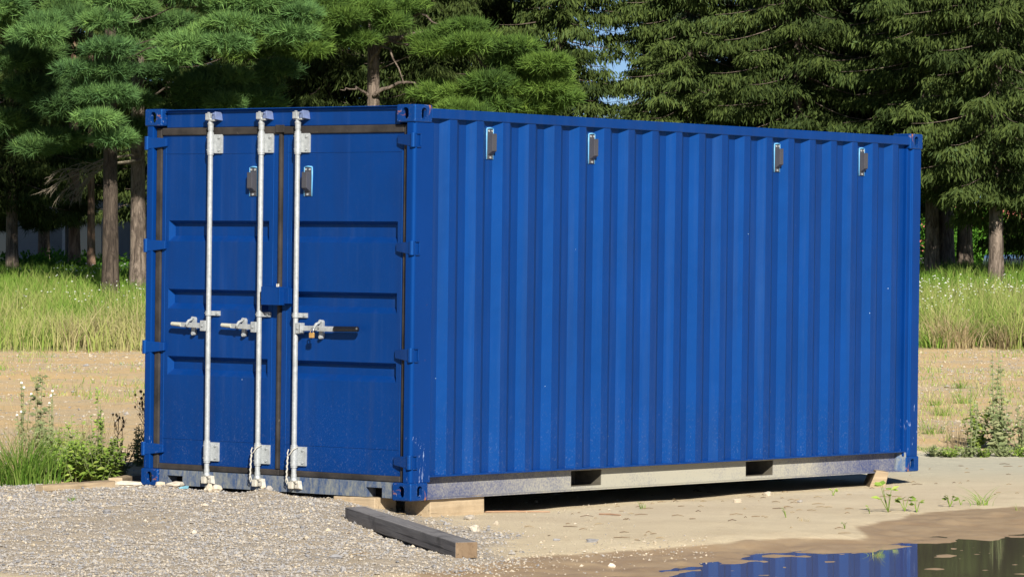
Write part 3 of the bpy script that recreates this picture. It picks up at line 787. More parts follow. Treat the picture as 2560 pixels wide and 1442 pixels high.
# scrap and sticks
p=ground(459,1224); m=MB(); m.add([(-.03,0,.0),(.03,.01,.0),(.034,.03,.018),(-.02,.03,.012),(-.034,.0,.008),(.02,-.005,.022)],[(0,1,5,4),(1,2,5),(2,3,4,5),(0,4,3),(0,3,2,1)])
o=m.build('plastic_scrap',M['scrap']); o.location=(p.x,p.y,p.z+.004); tag(o,'crumpled light blue plastic scrap on the gravel under the sill','scrap')
for a,b,l in (((1198,1281),(1375,1281),'long thin reddish stick along the container shadow edge'),((1498,1287),(1552,1289),'short thin reddish stick on the pale sand')):
    p=ground(*a); q=ground(*b); m=MB(); m.tube([p+Vector((0,0,.006)),(p+q)/2+Vector((0,.01,.008)),q+Vector((0,0,.006))],[.005,.006,.004],6); tag(m.build('stick',M['redstick']),l,'stick')
# ---------------------------------------------------------------- plants
class Leafy:
    """collects leaf quads for one mesh"""
    def __init__(s): s.v=[];s.f=[];s.t=[]
    def leaf(s,p,d,up,l,w,t):
        d=Vector(d).normalized(); side=d.cross(up)
        side=side.normalized() if side.length>1e-6 else Vector((1,0,0)); p=Vector(p); n=len(s.v)
        dr=Vector((0,0,-1))*l*.12
        s.v+=[p,p+d*l*.45+side*w/2,p+d*l+dr,p+d*l*.45-side*w/2]; s.f.append((n,n+1,n+2,n+3)); s.t+=[t]*4
    def build(s,name,mat,parent=None): return np_mesh(name,[tuple(q) for q in s.v],s.f,mat,parent,tint=s.t)
def rnd(a,b): return random.uniform(a,b)
def broad_weed(px,py,h,spread,n,leafsize,mat,label,group=None,stemw=.004,bushy=1.0,flowers=0,cat='weed',stemmat=None,up=.5,name='leafy_weed'):
    p=ground(px,py); t=empty(name,p); tag(t,label,cat,group)
    sm=MB(); lf=Leafy(); fl=[]
    for i in range(n):
        a=rnd(0,6.283); r=rnd(0,spread); L=h*rnd(.55,1.05); tip=Vector((math.cos(a)*r,math.sin(a)*r,L))
        b=Vector((math.cos(a)*r*.25,math.sin(a)*r*.25,0)); mid=(b+tip)/2+Vector((rnd(-.03,.03),rnd(-.03,.03),0))*h
        sm.tube([b,mid,tip],[stemw,stemw*.8,stemw*.4],4,cap=False)
        k=int(max(6,L/leafsize*4.2*bushy))
        for j in range(k):
            q=rnd(.06,1.0); pos=(b*(1-q)**2+mid*2*q*(1-q)+tip*q*q); aa=rnd(0,6.283)
            d=Vector((math.cos(aa),math.sin(aa),rnd(-.3,up*1.3)))
            s_=leafsize*rnd(.6,1.25)*(1.15-.5*q); lf.leaf(pos,d,Vector((rnd(-.5,.7),-rnd(.0,1.4),1)),s_,s_*.5,rnd(.1,.9))
        if flowers and random.random()<flowers: fl.append(tip)
    sm.build('stems',stemmat or M['leaf_dull'],t); lf.build('leaves',mat,t)
    for q in fl:
        f=MB(); nrm=Vector((rnd(-.3,.3),-1,rnd(.3,.8))).normalized(); a1=nrm.orthogonal().normalized(); a2=nrm.cross(a1)
        pts=[q+(a1*math.cos(x)+a2*math.sin(x))*(.011 if i%2 else .007) for i,x in enumerate(np.linspace(0,6.283,12,endpoint=False))]
        f.add(pts+[q+nrm*.003],[(i,(i+1)%12,12) for i in range(12)]); f.build('flower',M['petal'],t)
    return t
def blades(X,Y,H,W,lean,tint,Z=None,seg=3,az=None):
    """curved grass blades; returns V,F,tint"""
    n=len(X); Z=terrain(X,Y) if Z is None else Z
    a=RNG.uniform(0,6.283,n) if az is None else az; fa=RNG.uniform(0,3.1416,n)
    k=np.arange(seg+1)/seg
    off=(lean*H)[:,None]*k[None]**2; zz=H[:,None]*k[None]*(1-.18*lean[:,None]*k[None])
    cx=X[:,None]+np.cos(a)[:,None]*off; cy=Y[:,None]+np.sin(a)[:,None]*off; cz=Z[:,None]+zz
    wd=W[:,None]*(1-.85*k[None]**1.5)/2; wx=np.cos(fa)[:,None]*wd; wy=np.sin(fa)[:,None]*wd
    V=np.stack([np.stack([cx-wx,cy-wy,cz],-1),np.stack([cx+wx,cy+wy,cz],-1)],2).reshape(n,-1,3)
    base=np.array([[2*i,2*i+1,2*i+3,2*i+2] for i in range(seg)])
    F=(base[None]+(np.arange(n)*(2*(seg+1)))[:,None,None]).reshape(-1,4)
    return V.reshape(-1,3),F,np.repeat(tint,2*(seg+1))
def grass_tuft(px,py,h,spread,n,mat,label,group=None,tint=(.2,.8),width=.006,name='grass_tuft',lean=(.2,.9),cat='grass tuft'):
    p=ground(px,py); X=RNG.normal(0,spread*.35,n); Y=RNG.normal(0,spread*.35,n); H=h*RNG.uniform(.45,1.05,n)
    V,F,t=blades(X,Y,H,np.full(n,width),RNG.uniform(lean[0],lean[1],n),RNG.uniform(tint[0],tint[1],n),Z=np.zeros(n),az=np.arctan2(Y,X)+RNG.normal(0,.7,n),seg=4)
    o=np_mesh(name,V,F,mat,None,tint=t); o.location=p-Vector((0,0,.01)); return tag(o,label,cat,group)
def dry_stalk(px,py,h,label,lean=0.0,heads=5,mat=None,name='dry_stalk',leaves=0):
    p=ground(px,py); t=empty(name,p); tag(t,label,'dried plant','dried plants by the container')
    m=MB(); L=Leafy(); hd=MB()
    def br(a,b,r,dep):
        mid=(a+b)/2+Vector((rnd(-.03,.03),0,rnd(-.02,.02))); m.tube([a,mid,b],[r,r*.8,r*.5],5,cap=False)
        if dep==0:
            MB().tube([b,b+Vector((0,0,.012)),b+Vector((0,0,.022))],[.004,.009,.004],6).build('seed_head',mat or M['drystem'],t); return
        for i in range(3 if dep==1 else 4):
            q=rnd(.45,1); s=a.lerp(b,q); d=Vector((rnd(-.6,.6),rnd(-.5,.5),1)).normalized()*(b-a).length*rnd(.25,.5); br(s,s+d,r*.6,dep-1)
    br(Vector((0,0,0)),Vector((lean*h,0,h*.72)),.0045,2)
    for i in range(leaves):
        q=rnd(.05,.8); L.leaf((lean*h*q,0,h*.72*q),(rnd(-1,1),rnd(-1,1),rnd(.2,1)),Vector((0,0,1)),.06,.014,rnd(0,.6))
    m.build('stem',mat or M['drystem'],t)
    if leaves: L.build('leaves',M['leaf_dull'],t)
GL='weeds left of the container'; GR='weeds right of the container'; GP='seedlings on the sand near the puddle'
# left group
grass_tuft(55,1212,.42,.34,420,M['grass'],'wide green grass tuft at the left edge beside the weeds',GL,(.0,.55),.007)
grass_tuft(10,1205,.55,.25,160,M['straw'],'thin straw coloured grass behind the green tuft at the left edge',GL,(.2,.9),.005)
grass_tuft(150,1190,.50,.30,200,M['grass'],'tall yellowing grass tuft between the left weeds',GL,(.5,1.),.005)
broad_weed(250,1206,.32,.30,46,.06,M['leaf'],'low bright green bushy weed just left of the container foot',GL,bushy=1.3)
broad_weed(190,1204,.30,.30,40,.055,M['leaf'],'low bright green weed behind the brown plank',GL,bushy=1.2)
broad_weed(120,1198,.42,.30,32,.06,M['leaf_dull'],'mid green bushy weed between grass tufts at left',GL,bushy=1.1)
broad_weed(300,1192,.28,.24,14,.05,M['leaf_dull'],'dull green weed in the shadow at the container foot',GL)
broad_weed(165,1175,.36,.26,26,.05,M['leaf'],'light green leafy weed behind the yellowing grass',GL)
broad_weed(60,1180,.72,.13,6,.042,M['leaf_dull'],'tall thin weed with small white daisy heads at left',GL,bushy=.9,flowers=1,up=.8,name='daisy_weed')
broad_weed(105,1190,.72,.10,4,.07,M['leaf_dull'],'tall grey green weed with ragged leaves at left',GL,bushy=1.4,up=.3)
broad_weed(125,1195,.66,.09,3,.03,M['leaf_dull'],'slender branching weed with two white daisies on top',GL,bushy=.7,flowers=.7,up=.8,name='daisy_weed')
broad_weed(245,1195,.66,.10,6,.05,M['leaf'],'tall upright green weed near the container foot',GL,bushy=.7,up=1.0)
broad_weed(190,1185,.48,.12,4,.05,M['leaf'],'leaning green weed with dark bud in the left group',GL,bushy=.6)
grass_tuft(240,1195,.62,.16,70,M['straw'],'sparse dry grass stalks near the container foot',GL,(.3,.9),.004,lean=(.0,.3))
grass_tuft(90,1195,.6,.28,90,M['straw'],'sparse dry grass stalks among the daisies at left',GL,(.2,.9),.004,lean=(.0,.35))
dry_stalk(298,1180,.62,'dark dried stalk with seed heads standing left of the container',0,leaves=10)
dry_stalk(315,1170,.66,'dark dried stalk leaning towards the container edge',.35,leaves=8)
dry_stalk(330,1165,.50,'short dark dried stalk against the container edge',.25,leaves=6)
broad_weed(345,1165,.34,.14,10,.045,M['leaf_dull'],'shaded weed squeezed against the container foot',GL)
grass_tuft(178,1252,.05,.07,40,M['grass'],'tiny green sprout in the gravel below the brown plank',None,(.1,.5),.004,cat='sprout')
# right group
broad_weed(2490,1128,.92,.07,3,.06,M['leaf_dull'],'very tall thin grey green weed at the right edge',GR,bushy=1.0,up=.4,stemw=.006)
broad_weed(2505,1128,.46,.34,15,.08,M['leaf_dull'],'dark spiky weed at the foot of the tallest weed at right',GR,bushy=1.0)
broad_weed(2440,1120,.36,.18,13,.06,M['leaf'],'bright green upright weed among the weeds at right',GR,bushy=1.4)
broad_weed(2430,1132,.58,.10,3,.04,M['leaf_dull'],'thin pale weed with small leaves left of the tallest weed',GR,bushy=.8)
broad_weed(2550,1128,.5,.15,7,.05,M['leaf_dull'],'dull weed cut by the right edge of the photo',GR)
grass_tuft(2385,1128,.32,.12,60,M['straw'],'reddish dry grass stalks between container and weeds',GR,(0,.5),.004,lean=(0,.3))
for i,(x,y,l) in enumerate(((2335,1141,'low creeping weed nearest the container end'),(2375,1142,'low creeping weed second from the container end'),(2420,1142,'low creeping weed under the bright upright weed'),(2465,1142,'low creeping weed left of the spiky weed'),(2510,1142,'low creeping weed in front of the spiky weed'),(2548,1142,'low creeping weed at the right edge'))):
    broad_weed(x,y,.10,.17,26,.036,M['leaf'] if i%2 else M['leaf_dull'],l,'creeping weeds along the slab edge',bushy=1.2,name='creeping_weed')
for i,(x,y,h,l) in enumerate(((2330,1085,.14,'small grass tuft right behind the container end'),(2310,1125,.06,'tiny weed touching the container end'),(2340,1015,.10,'small green patch on the sandy bank, upper'),(2355,1040,.12,'small grass patch on the sandy bank, lower'),(2415,1010,.2,'thin grass tuft below the grassy bank at right'),(2400,970,.12,'faint weed patch on the bare sand at right'))):
    grass_tuft(x,y,h,.16,70,M['grass'],l,'small tufts on the bare sand',(.0,.7),.006)
for x,y,h,l in ((2385,868,.55,'dry brown grass clump at the meadow edge nearest the container'),(2340,868,.32,'green weed clump at the meadow edge touching the container'),(2440,862,.40,'green grass clump at the meadow edge left of the tall weed'),(2520,872,.45,'straw coloured clump at the meadow edge at far right'),(205,866,.45,'brown dried grass clump at the left meadow edge'),(90,864,.34,'dark green grass clump at the left meadow edge')):
    grass_tuft(x,y,h,.5,260,M['straw'] if ('dry' in l or 'brown' in l or 'straw' in l) else M['grass'],l,'clumps along the meadow edge',(.0,.8),.011)
# scattered tiny weeds on the bare field
XS,YS=sample(380,-7.5,8,33,56,lambda x,y:((x<-2.2)*.4+((x>2.4)&(y>35.5))*1.0)*(vnoise(x*1.1,y*.35,55)>-.1))
vv=[];ff=[];tt=[];n0=0
for x,y in zip(XS,YS):
    n=26; a,b=RNG.normal(x,.16,n),RNG.normal(y,.10,n)
    V,F,t=blades(a,b,RNG.uniform(.02,.13,n)*RNG.uniform(.5,1.5),np.full(n,.007),RNG.uniform(.3,1,n),RNG.uniform(.1,1.1,n)*1.0,seg=2); vv.append(V);ff.append(F+n0);tt.append(t);n0+=len(V)
o=np_mesh('sparse_field_weeds',np.concatenate(vv),np.concatenate(ff),M['grass'],tint=np.concatenate(tt)); tag(o,'sparse tiny dry weeds dotting the bare sandy field','weeds',kind='stuff')
# seedlings on the sand
def seedling(px,py,h,n,ls,label,mat='leaf'):
    p=ground(px,py); t=empty('seedling',p); tag(t,label,'seedling',GP); m=MB(); L=Leafy()
    for i in range(n):
        a=rnd(0,6.283); q=Vector((math.cos(a)*h*.28,math.sin(a)*h*.2,h*rnd(.45,1))); m.tube([(0,0,0),q*.55,q],[.003,.0025,.0015],4,cap=False)
        for k in range(3):
            aa=a+rnd(-1,1); L.leaf(q,(math.cos(aa),math.sin(aa)-.2,rnd(0,.7)),Vector((0,-.5,1)),ls*rnd(.7,1.1),ls*rnd(.5,.7),rnd(.2,1))
    m.build('stems',M['leaf'],t); L.build('leaves',M[mat],t)
seedling(2221,1280,.21,5,.07,'tallest leafy seedling on the sand below the tilted block')
seedling(2262,1279,.12,4,.055,'leafy seedling right beside the tallest one')
seedling(2292,1281,.10,3,.05,'drooping seedling third in the row by the puddle')
seedling(2375,1268,.08,5,.045,'low round seedling between the row and the grass')
seedling(2402,1262,.05,3,.03,'tiny seedling left of the arching grass')
seedling(2174,1284,.05,2,.025,'tiny seedling left of the leafy row')
seedling(2083,1238,.045,3,.03,'tiny seedling near the container shadow')
seedling(1965,1294,.06,3,.02,'tiny thin seedling on the open sand','leaf_dull')
seedling(2112,1322,.04,2,.022,'tiny dark seedling just above the wet edge','leaf_dull')
grass_tuft(2458,1262,.17,.10,26,M['grass'],'arching grass tuft on the sand at the puddle',None,(.2,.8),.007,lean=(.5,1.4))
grass_tuft(1607,1272,.07,.03,12,M['grass'],'tiny grass sprout on the sand before the container',None,(.1,.5),.005,lean=(.1,.8),cat='sprout')
grass_tuft(2010,1303,.045,.05,16,M['straw'],'tiny dry tuft on the sand above the puddle',None,(.3,.9),.004,cat='sprout')
grass_tuft(2186,1393,.09,.05,14,M['grass'],'pale grass sprout standing in the puddle',None,(.5,1),.005,lean=(.3,1.2),cat='sprout')
grass_tuft(2545,1276,.07,.03,8,M['grass'],'small sprout at the right edge by the puddle',None,(.3,.8),.005,cat='sprout')

# dry bits of grass and bark on the sand
X,Y=sample(260,-1.0,4.4,22.5,34,lambda x,y:(sdf(WET,x,y)>.05)*(.35+.65*(vnoise(x*1.2,y*.8,93)>.1)))
m=MB()
for x,y in zip(X,Y):
    z=tz(x,y)+.004; a=rnd(-.7,.7); l=rnd(.02,.12)*rnd(.4,1); m.tint=rnd(0,1)
    m.tube([(x,y,z),(x+math.cos(a)*l*.5,y+math.sin(a)*l*.5,z+rnd(0,.008)),(x+math.cos(a)*l,y+math.sin(a)*l,z)],[.0025,.003,.0015],3,cap=False)
tag(m.build('dry_debris',M['debris']),'dry grass bits and bark crumbs scattered on the pale sand','debris',kind='stuff')
# ---------------------------------------------------------------- meadow
def meadow_density(x,y):
    return np.where((x<-4.0)|(x>3.8),1.0,.35)*sstep(55.3,57.0,y+1.6*vnoise(x*1.1,y*.3,61)+.9*vnoise(x*4,y*.8,62))
n=125000; X,Y=sample(n,-12,13,55.5,80,meadow_density)
pat=fbm(X*.5,Y*.28,71,3); fr=1-sstep(56,63,Y)
H=(.42+.25*pat+.16*fr+.55*fr*vnoise(X*1.1,Y*.5,73)+.25*fr*vnoise(X*3.7,Y*.5,74))*RNG.uniform(.5,1.15,len(X))*(1-.35*sstep(66,76,Y))
tn=np.clip(.45+.55*pat+.28*fr+RNG.normal(0,.17,len(X))-.22*sstep(66,74,Y),0,1.0)
V,F,t=blades(X,Y,np.maximum(H,.08),RNG.uniform(.009,.018,len(X)),RNG.uniform(.05,.8,len(X)),tn)
o=np_mesh('meadow_grass',V,F,M['grass'],tint=t); tag(o,'tall green and straw coloured meadow grass behind the yard','meadow grass',kind='stuff')
def fd(x,y): return np.clip((vnoise(x*.8,y*.35,91)+.12)*2.2,0,1)*np.where(x>4,1.6*sstep(57,59,y)*(1-sstep(65,69,y)),sstep(59,63,y)*(1-sstep(75,78,y))*.7)
X,Y=sample(3000,-11,12,57,79,fd); Z=terrain(X,Y)+(.40+.25*fbm(X*.5,Y*.28,71,3))*(1-.35*sstep(66,76,Y))*RNG.uniform(.75,1.12,len(X))
k=6; an=np.linspace(0,6.283,k,endpoint=False); r=RNG.uniform(.007,.017,len(X))
vx=X[:,None]+np.cos(an)*r[:,None]; vy=Y[:,None]-.25*np.sin(an)*r[:,None]; vz=Z[:,None]+.8*np.sin(an)*r[:,None]*.6
V=np.stack([vx,vy,vz],-1).reshape(-1,3); F=np.arange(len(X)*k).reshape(-1,k)
o=np_mesh('meadow_flowers',V,F,M['petal']); tag(o,'white daisy heads dotted through the meadow','meadow flowers',kind='stuff')
def bush(name,p,rx,rz,n,ls,mat,label,cat,group=None):
    p=Vector(p); u=RNG.normal(size=(n,3)); u/=np.linalg.norm(u,axis=1)[:,None]; rr=RNG.uniform(.55,1.0,n)**.6
    lump=1+.22*np.sin(u[:,0]*5+p.x)+.2*np.sin(u[:,2]*6+p.y)+.15*np.sin(u[:,1]*7)
    c=u*(rr*lump)[:,None]*np.array([rx,rx*.7,rz]); c[:,2]=np.abs(c[:,2]+rz*.15)
    d=u+RNG.normal(0,.6,(n,3)); d/=np.linalg.norm(d,axis=1)[:,None]; s=np.cross(d,RNG.normal(size=(n,3))); s/=np.linalg.norm(s,axis=1)[:,None]+1e-9
    l=ls*RNG.uniform(.6,1.3,n)[:,None]; V=np.stack([c-d*l/2,c+s*l*.28,c+d*l/2,c-s*l*.28],1).reshape(-1,3)
    F=np.arange(n*4).reshape(-1,4); t=empty(name,p); tag(t,label,cat,group)
    np_mesh('foliage',V,F,mat,t,tint=np.repeat(RNG.uniform(0,1,n),4))
    MB().tube([(0,0,-.2),(0,0,rz*.8)],[.05,.02],6).build('stem',M['bark'],t); return t

# ---------------------------------------------------------------- trees
def tuft_mesh(C,D,n,ln,wd,tint,spread=.75):
    """needle tufts: C centres, D directions"""
    N=len(C); d=D[:,None]+RNG.normal(0,spread,(N,n,3)); d/=np.linalg.norm(d,axis=2)[...,None]
    s=np.cross(d,RNG.normal(size=(N,n,3))); s/=np.linalg.norm(s,axis=2)[...,None]+1e-9
    l=ln*RNG.uniform(.7,1.2,(N,n,1)); c=C[:,None]+RNG.normal(0,ln*.12,(N,n,3))
    V=np.stack([c-s*wd/2,c+s*wd/2,c+d*l],2).reshape(-1,3)
    return V,np.arange(N*n*3).reshape(-1,3),np.repeat(tint,n*3)
def limb(m,a,b,r0,r1,sag=.1,kink=.06,n=6):
    a=Vector(a);b=Vector(b); L=(b-a).length; pts=[]
    for i in range(n+1):
        q=i/n; p=a.lerp(b,q); p.z+=sag*L*math.sin(math.pi*q); 
        if 0<i<n: p+=Vector((rnd(-1,1),rnd(-1,1),rnd(-1,1)))*kink*L*.5
        pts.append(p)
    m.tube(pts,[r0+(r1-r0)*i/n for i in range(n+1)],6,cap=False); return pts
def trunk(m,H,r,lean=(0,0),flare=1.35,bend=.0):
    pts=[];rad=[]
    for i in range(15):
        q=i/14; pts.append((lean[0]*q*H+bend*math.sin(q*9),lean[1]*q*H,H*q-.3)); rad.append(r*(1-.85*q)*(1+(flare-1)*math.exp(-q*H/.45)))
    m.tube(pts,rad,12,cap=False)
    return lambda z: Vector((lean[0]*z+bend*math.sin(z/H*9),lean[1]*z,z))
def pine(px,Y,r,pads,label,mat='pine',H=12,lean=(0,0),upper=26,dead=(),bend=0,group='tall pine trees at the edge of the meadow',barkm='bark'):
    """pads: (px,py,w,h,dy) foliage clouds given in photo units at the tree's own distance, dy metres nearer"""
    b=at(px,660,Y); b.z=tz(b.x,b.y); t=empty('pine_tree',b); tag(t,label,'pine tree',group)
    m=MB(); ax=trunk(m,H,r,lean,bend=bend); s=Y/FPX
    cl=[]
    for (qx,qy,w,h,dy) in pads:
        c=at(qx,qy,Y-dy)-b; X_=max(.12,w*s/2-.26); Z_=max(.04,h*s/2-.20); cl.append((c,X_*.85,Z_,max(.35,w*s*.24)))
        for e in range(3):
            q_=rnd(-1,1); p_=c+Vector((q_*(X_+.28),rnd(-.5,.5),-abs(q_)*.10+rnd(-.22,.22)))
            if abs(p_.x)>.95 or p_.z>5.2: cl.append((p_,rnd(.08,.30),rnd(.02,.08),rnd(.15,.4)))
    for i in range(upper):
        z=rnd(6.0,H-.3); a=rnd(.1,3.04) if z<9.5 else rnd(0,6.283); R_=(1-(z/H)**2)*2.6*rnd(.4,1.05)+.4
        cl.append((ax(z)+Vector((math.cos(a)*R_,math.sin(a)*R_,0)),rnd(.7,1.3),rnd(.3,.5),rnd(.6,1.1)))
    Cs=[];Ds=[];Ts=[]
    for (c,rx,rz,ry) in cl:
        z=max(.6,min(H*.95,c.z-(Vector((c.x,c.y,0)).length)*.18)); o=ax(z)
        if rx>.32 or c.z>6.5: limb(m,o,c,.030*min(1.4,rx),.010,.05,.05)
        nl=int(max(4,(13+34*rx*(rz+.12))*(1 if c.z<6.5 else .45))); vis=c.z<6.5
        tb=rnd(-.22,.22)
        for k in range(nl):
            u=RNG.normal(size=3); u/=np.linalg.norm(u); u*=RNG.uniform(.3,1)**.4; u[1]=-abs(u[1]) if k%3 else u[1]
            lc=np.array(c)+u*np.array([rx,ry,rz])*.9; lr=RNG.uniform(.07,.22)
            nt_=int((28 if vis else 12)); d=RNG.normal(size=(nt_,3)); d[:,2]=d[:,2]*.6+.45; d/=np.linalg.norm(d,axis=1)[:,None]
            Cs.append(lc+d*lr*np.array([1.6,1.3,.6])*RNG.uniform(.75,1.1,(nt_,1))); Ds.append(d*.9+np.array([0,0,.25])); Ts.append(np.clip(np.full(nt_,.42+tb+RNG.normal(0,.08))+RNG.normal(0,.12,nt_),0,1))
            limb(m,c,lc,.012,.005,.05,.08,3) if vis and k%2==0 else None
    for (x0,y0,x1,y1,rr,sg) in dead:
        p0=at(x0,y0,Y-.15)-b; p1=at(x1,y1,Y-.9)-b; pts=limb(m,p0,p1,rr,rr*.25,sg,.09,8)
    m.build('trunk',M[barkm],t,smooth=True)
    V,F,tt=tuft_mesh(np.concatenate(Cs),np.concatenate(Ds),10,.16,.0155,np.concatenate(Ts),.55)
    np_mesh('crown',V,F,M[mat],t,tint=tt); return t
def dead_spray(p,dirx,L,label=None,parent=None):
    m=MB()
    def br(a,d,l,r,dep):
        b=a+d*l; b.z-=l*.12; mid=(a+b)/2+Vector((0,0,l*.07)); m.tube([a,mid,b],[r,r*.7,r*.35],4,cap=False)
        if dep:
            for i in range(5 if dep>1 else 4):
                q=rnd(.25,1); s_=a.lerp(b,q); dd=(d+Vector((rnd(-.5,.5),rnd(-.6,.6),rnd(-.75,.25)))).normalized(); br(s_,dd,l*rnd(.35,.6),r*.55,dep-1)
    br(p,Vector((dirx,-.35,-.15)).normalized(),L,.022,3); return m
def spruce_mesh(seed,H=13.0,base=1.5,Rmax=2.7,dens=1.0,hang=.42,gap=None,topz=7.5):
    """returns (V,F,tint) of a drooping spruce crown and MB with trunk and limbs"""
    R=np.random.default_rng(seed); random.seed(seed)
    m=MB(); ax=trunk(m,H,.135,(0,0)); Cs=[];Ds=[];Ls=[];Ts=[]
    z=base
    while z<H-.2:
        vis=z<topz; nb=R.integers(5,8) if vis else 5
        a0=R.uniform(0,6.283)
        for b in range(nb):
            a=a0+b*6.283/nb+R.normal(0,.25); f=(z-base)/(H-base)
            L=(Rmax*(1-f)**.75)*R.uniform(.45,1.15)*(0.75+.25*min(1,(z-base)/1.2+.2)); 
            if L<.3: L=.3
            ca,sa=math.cos(a),math.sin(a); n=max(4,int(L/(.075 if vis else .16)*dens))
            q=np.linspace(.12,1,n); droop=R.uniform(.25,.5); 
            bx=ca*L*q; by=sa*L*q; bz=z-droop*L*q+.42*droop*L*q**2.6+.1
            if vis or b%2==0: m.tube([(bx[i],by[i],bz[i]) for i in range(0,n,max(1,n//5))],[.013*(1-.8*i/n) for i in range(0,n,max(1,n//5))],4,cap=False)
            tb=R.normal(0,.10)
            for sgn in (-1,1,0):
                # side twigs
                tl=(.22+.42*(1-q))*R.uniform(.6,1.2,n)*(1 if sgn else .0)*min(1,L/1.2)
                dirx=-sa*sgn*.9+ca*.45; diry=ca*sgn*.9+sa*.45
                for j in range(3 if vis else 2):
                    w=(j+R.uniform(.2,1,n))/3
                    cx=bx+dirx*tl*w; cy=by+diry*tl*w; cz=bz-tl*w*.35
                    hl=hang*R.uniform(.35,1.1,n)*(.55+.6*(1-q))
                    for h in range(4 if vis else 1):
                        hh=R.uniform(0,.8,n)*hl
                        Cs.append(np.stack([cx+R.normal(0,.03,n),cy+R.normal(0,.03,n),cz-hh],1))
                        d=np.stack([dirx*.35+R.normal(0,.28,n),diry*.35+R.normal(0,.28,n),-.75*np.ones(n)+R.normal(0,.35,n)],1); Ds.append(d)
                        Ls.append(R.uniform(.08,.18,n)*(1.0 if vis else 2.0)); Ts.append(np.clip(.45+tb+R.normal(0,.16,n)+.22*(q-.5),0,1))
        z+=R.uniform(.27,.43) if vis else R.uniform(.35,.5)
    C=np.concatenate(Cs);D=np.concatenate(Ds);L=np.concatenate(Ls);T=np.concatenate(Ts)
    D/=np.linalg.norm(D,axis=1)[:,None]; S=np.cross(D,R.normal(size=D.shape)); S/=np.linalg.norm(S,axis=1)[:,None]+1e-9
    l=L[:,None]; V=np.stack([C,C+D*l*.4+S*(.011+l*.03),C+D*l,C+D*l*.4-S*(.011+l*.03)],1).reshape(-1,3)
    return V,np.arange(len(C)*4).reshape(-1,4),np.repeat(T,4),m
SPR=[]
for sd,kw,mt in ((11,dict(base=1.75,Rmax=2.2),'spruce'),(12,dict(base=1.0,hang=.6,Rmax=2.1),'spruce'),(13,dict(base=2.2,Rmax=2.4),'spruce'),(14,dict(base=1.2,hang=.4,Rmax=1.7),'spruce'),(15,dict(base=1.6,hang=.3,Rmax=2.0),'spruce_bl')):
    V,F,T,m=spruce_mesh(sd,**kw)
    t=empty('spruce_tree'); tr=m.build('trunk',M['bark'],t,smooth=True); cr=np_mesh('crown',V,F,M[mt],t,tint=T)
    SPR.append([t,tr,cr,False])
random.seed(99)
def spruce(k,px,Y,rz,sc_,label,group='spruce trees behind the meadow'):
    t,tr,cr,used=SPR[k]
    if used:
        n=t.copy(); COL.objects.link(n)
        for c in (tr,cr): d=c.copy(); COL.objects.link(d); d.parent=n
    else: n=t; SPR[k][3]=True
    p=at(px,660,Y); n.location=(p.x,p.y,tz(p.x,p.y)-.05); n.rotation_euler=(0,0,rz); n.scale=(sc_,sc_,sc_*1.0)
    return tag(n,label,'spruce tree',group)
# pines on the left and in the middle
pine(345,69,.145,[(250,205,190,110,2.0),(170,270,170,90,1.8),(560,195,310,90,1.4),(500,250,200,60,1.6),(350,85,240,75,1.5),(200,45,260,80,1.6),(80,140,170,70,1.7),(70,225,150,90,1.5),(400,185,120,60,1.9),(345,255,110,60,2.1),
  (600,240,240,50,1.2),(335,325,70,70,1.0),(20,320,110,100,.9),(430,60,220,70,1.4),(310,130,150,50,1.9),(440,290,160,60,1.3),(300,30,180,50,1.8),(150,350,100,60,1.0),(350,20,120,50,2.0)],
  'big pine with its trunk beside the left edge of the container',dead=((350,400,180,450,.03,.08),(345,385,250,372,.03,.02),(300,135,400,150,.03,.15)),upper=34,H=12.5)
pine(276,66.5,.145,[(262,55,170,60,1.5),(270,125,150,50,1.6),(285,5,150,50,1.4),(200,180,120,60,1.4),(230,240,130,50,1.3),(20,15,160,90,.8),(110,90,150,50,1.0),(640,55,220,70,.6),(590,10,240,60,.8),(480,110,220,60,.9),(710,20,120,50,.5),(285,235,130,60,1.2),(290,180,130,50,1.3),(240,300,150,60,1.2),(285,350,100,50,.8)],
  'dark shaded pine with a thick trunk left of the big pine',upper=30,H=12,mat='pine',barkm='bark_shaded')
pine(228,78,.08,[(150,400,120,60,.6),(100,370,120,80,.6),(230,400,60,40,.8)],'slim pale trunked pine between two thicker trunks',upper=16,H=11,barkm='bark_red')
pine(186,80,.12,[(30,430,140,80,1.0),(120,480,150,70,1.0),(50,530,150,60,1.0),(190,530,120,50,.9),(100,560,80,30,.9)],'reddish trunked pine far left, left of the slim one',upper=20,H=12,barkm='bark_red',mat='spruce')
pine(930,70,.15,[(850,45,190,80,1.6),(820,15,160,60,1.4),(690,95,150,80,1.5),(890,100,150,50,1.1),(970,60,120,50,1.0),(640,80,90,60,1.2),(740,110,110,50,1.4),(1000,20,150,50,.7),(930,20,120,50,1.3),(1190,110,200,70,1.3),(1290,150,170,90,1.2),(1360,190,120,70,1.0),(1140,85,120,40,.9),(1250,225,200,50,1.3),(1160,255,140,35,1.2),(1340,255,130,60,1.0),(1240,265,160,30,1.3)],
  'pine with a bare grey trunk and crooked dead limbs above the container door',mat='pine2',upper=26,H=12,lean=(.006,0),
  dead=((960,98,1240,185,.055,.16),(955,105,1060,130,.035,.05),(925,170,1010,210,.035,.5),(935,238,1085,250,.04,.2),(920,238,850,225,.03,.1),(985,35,1120,62,.035,.05)))
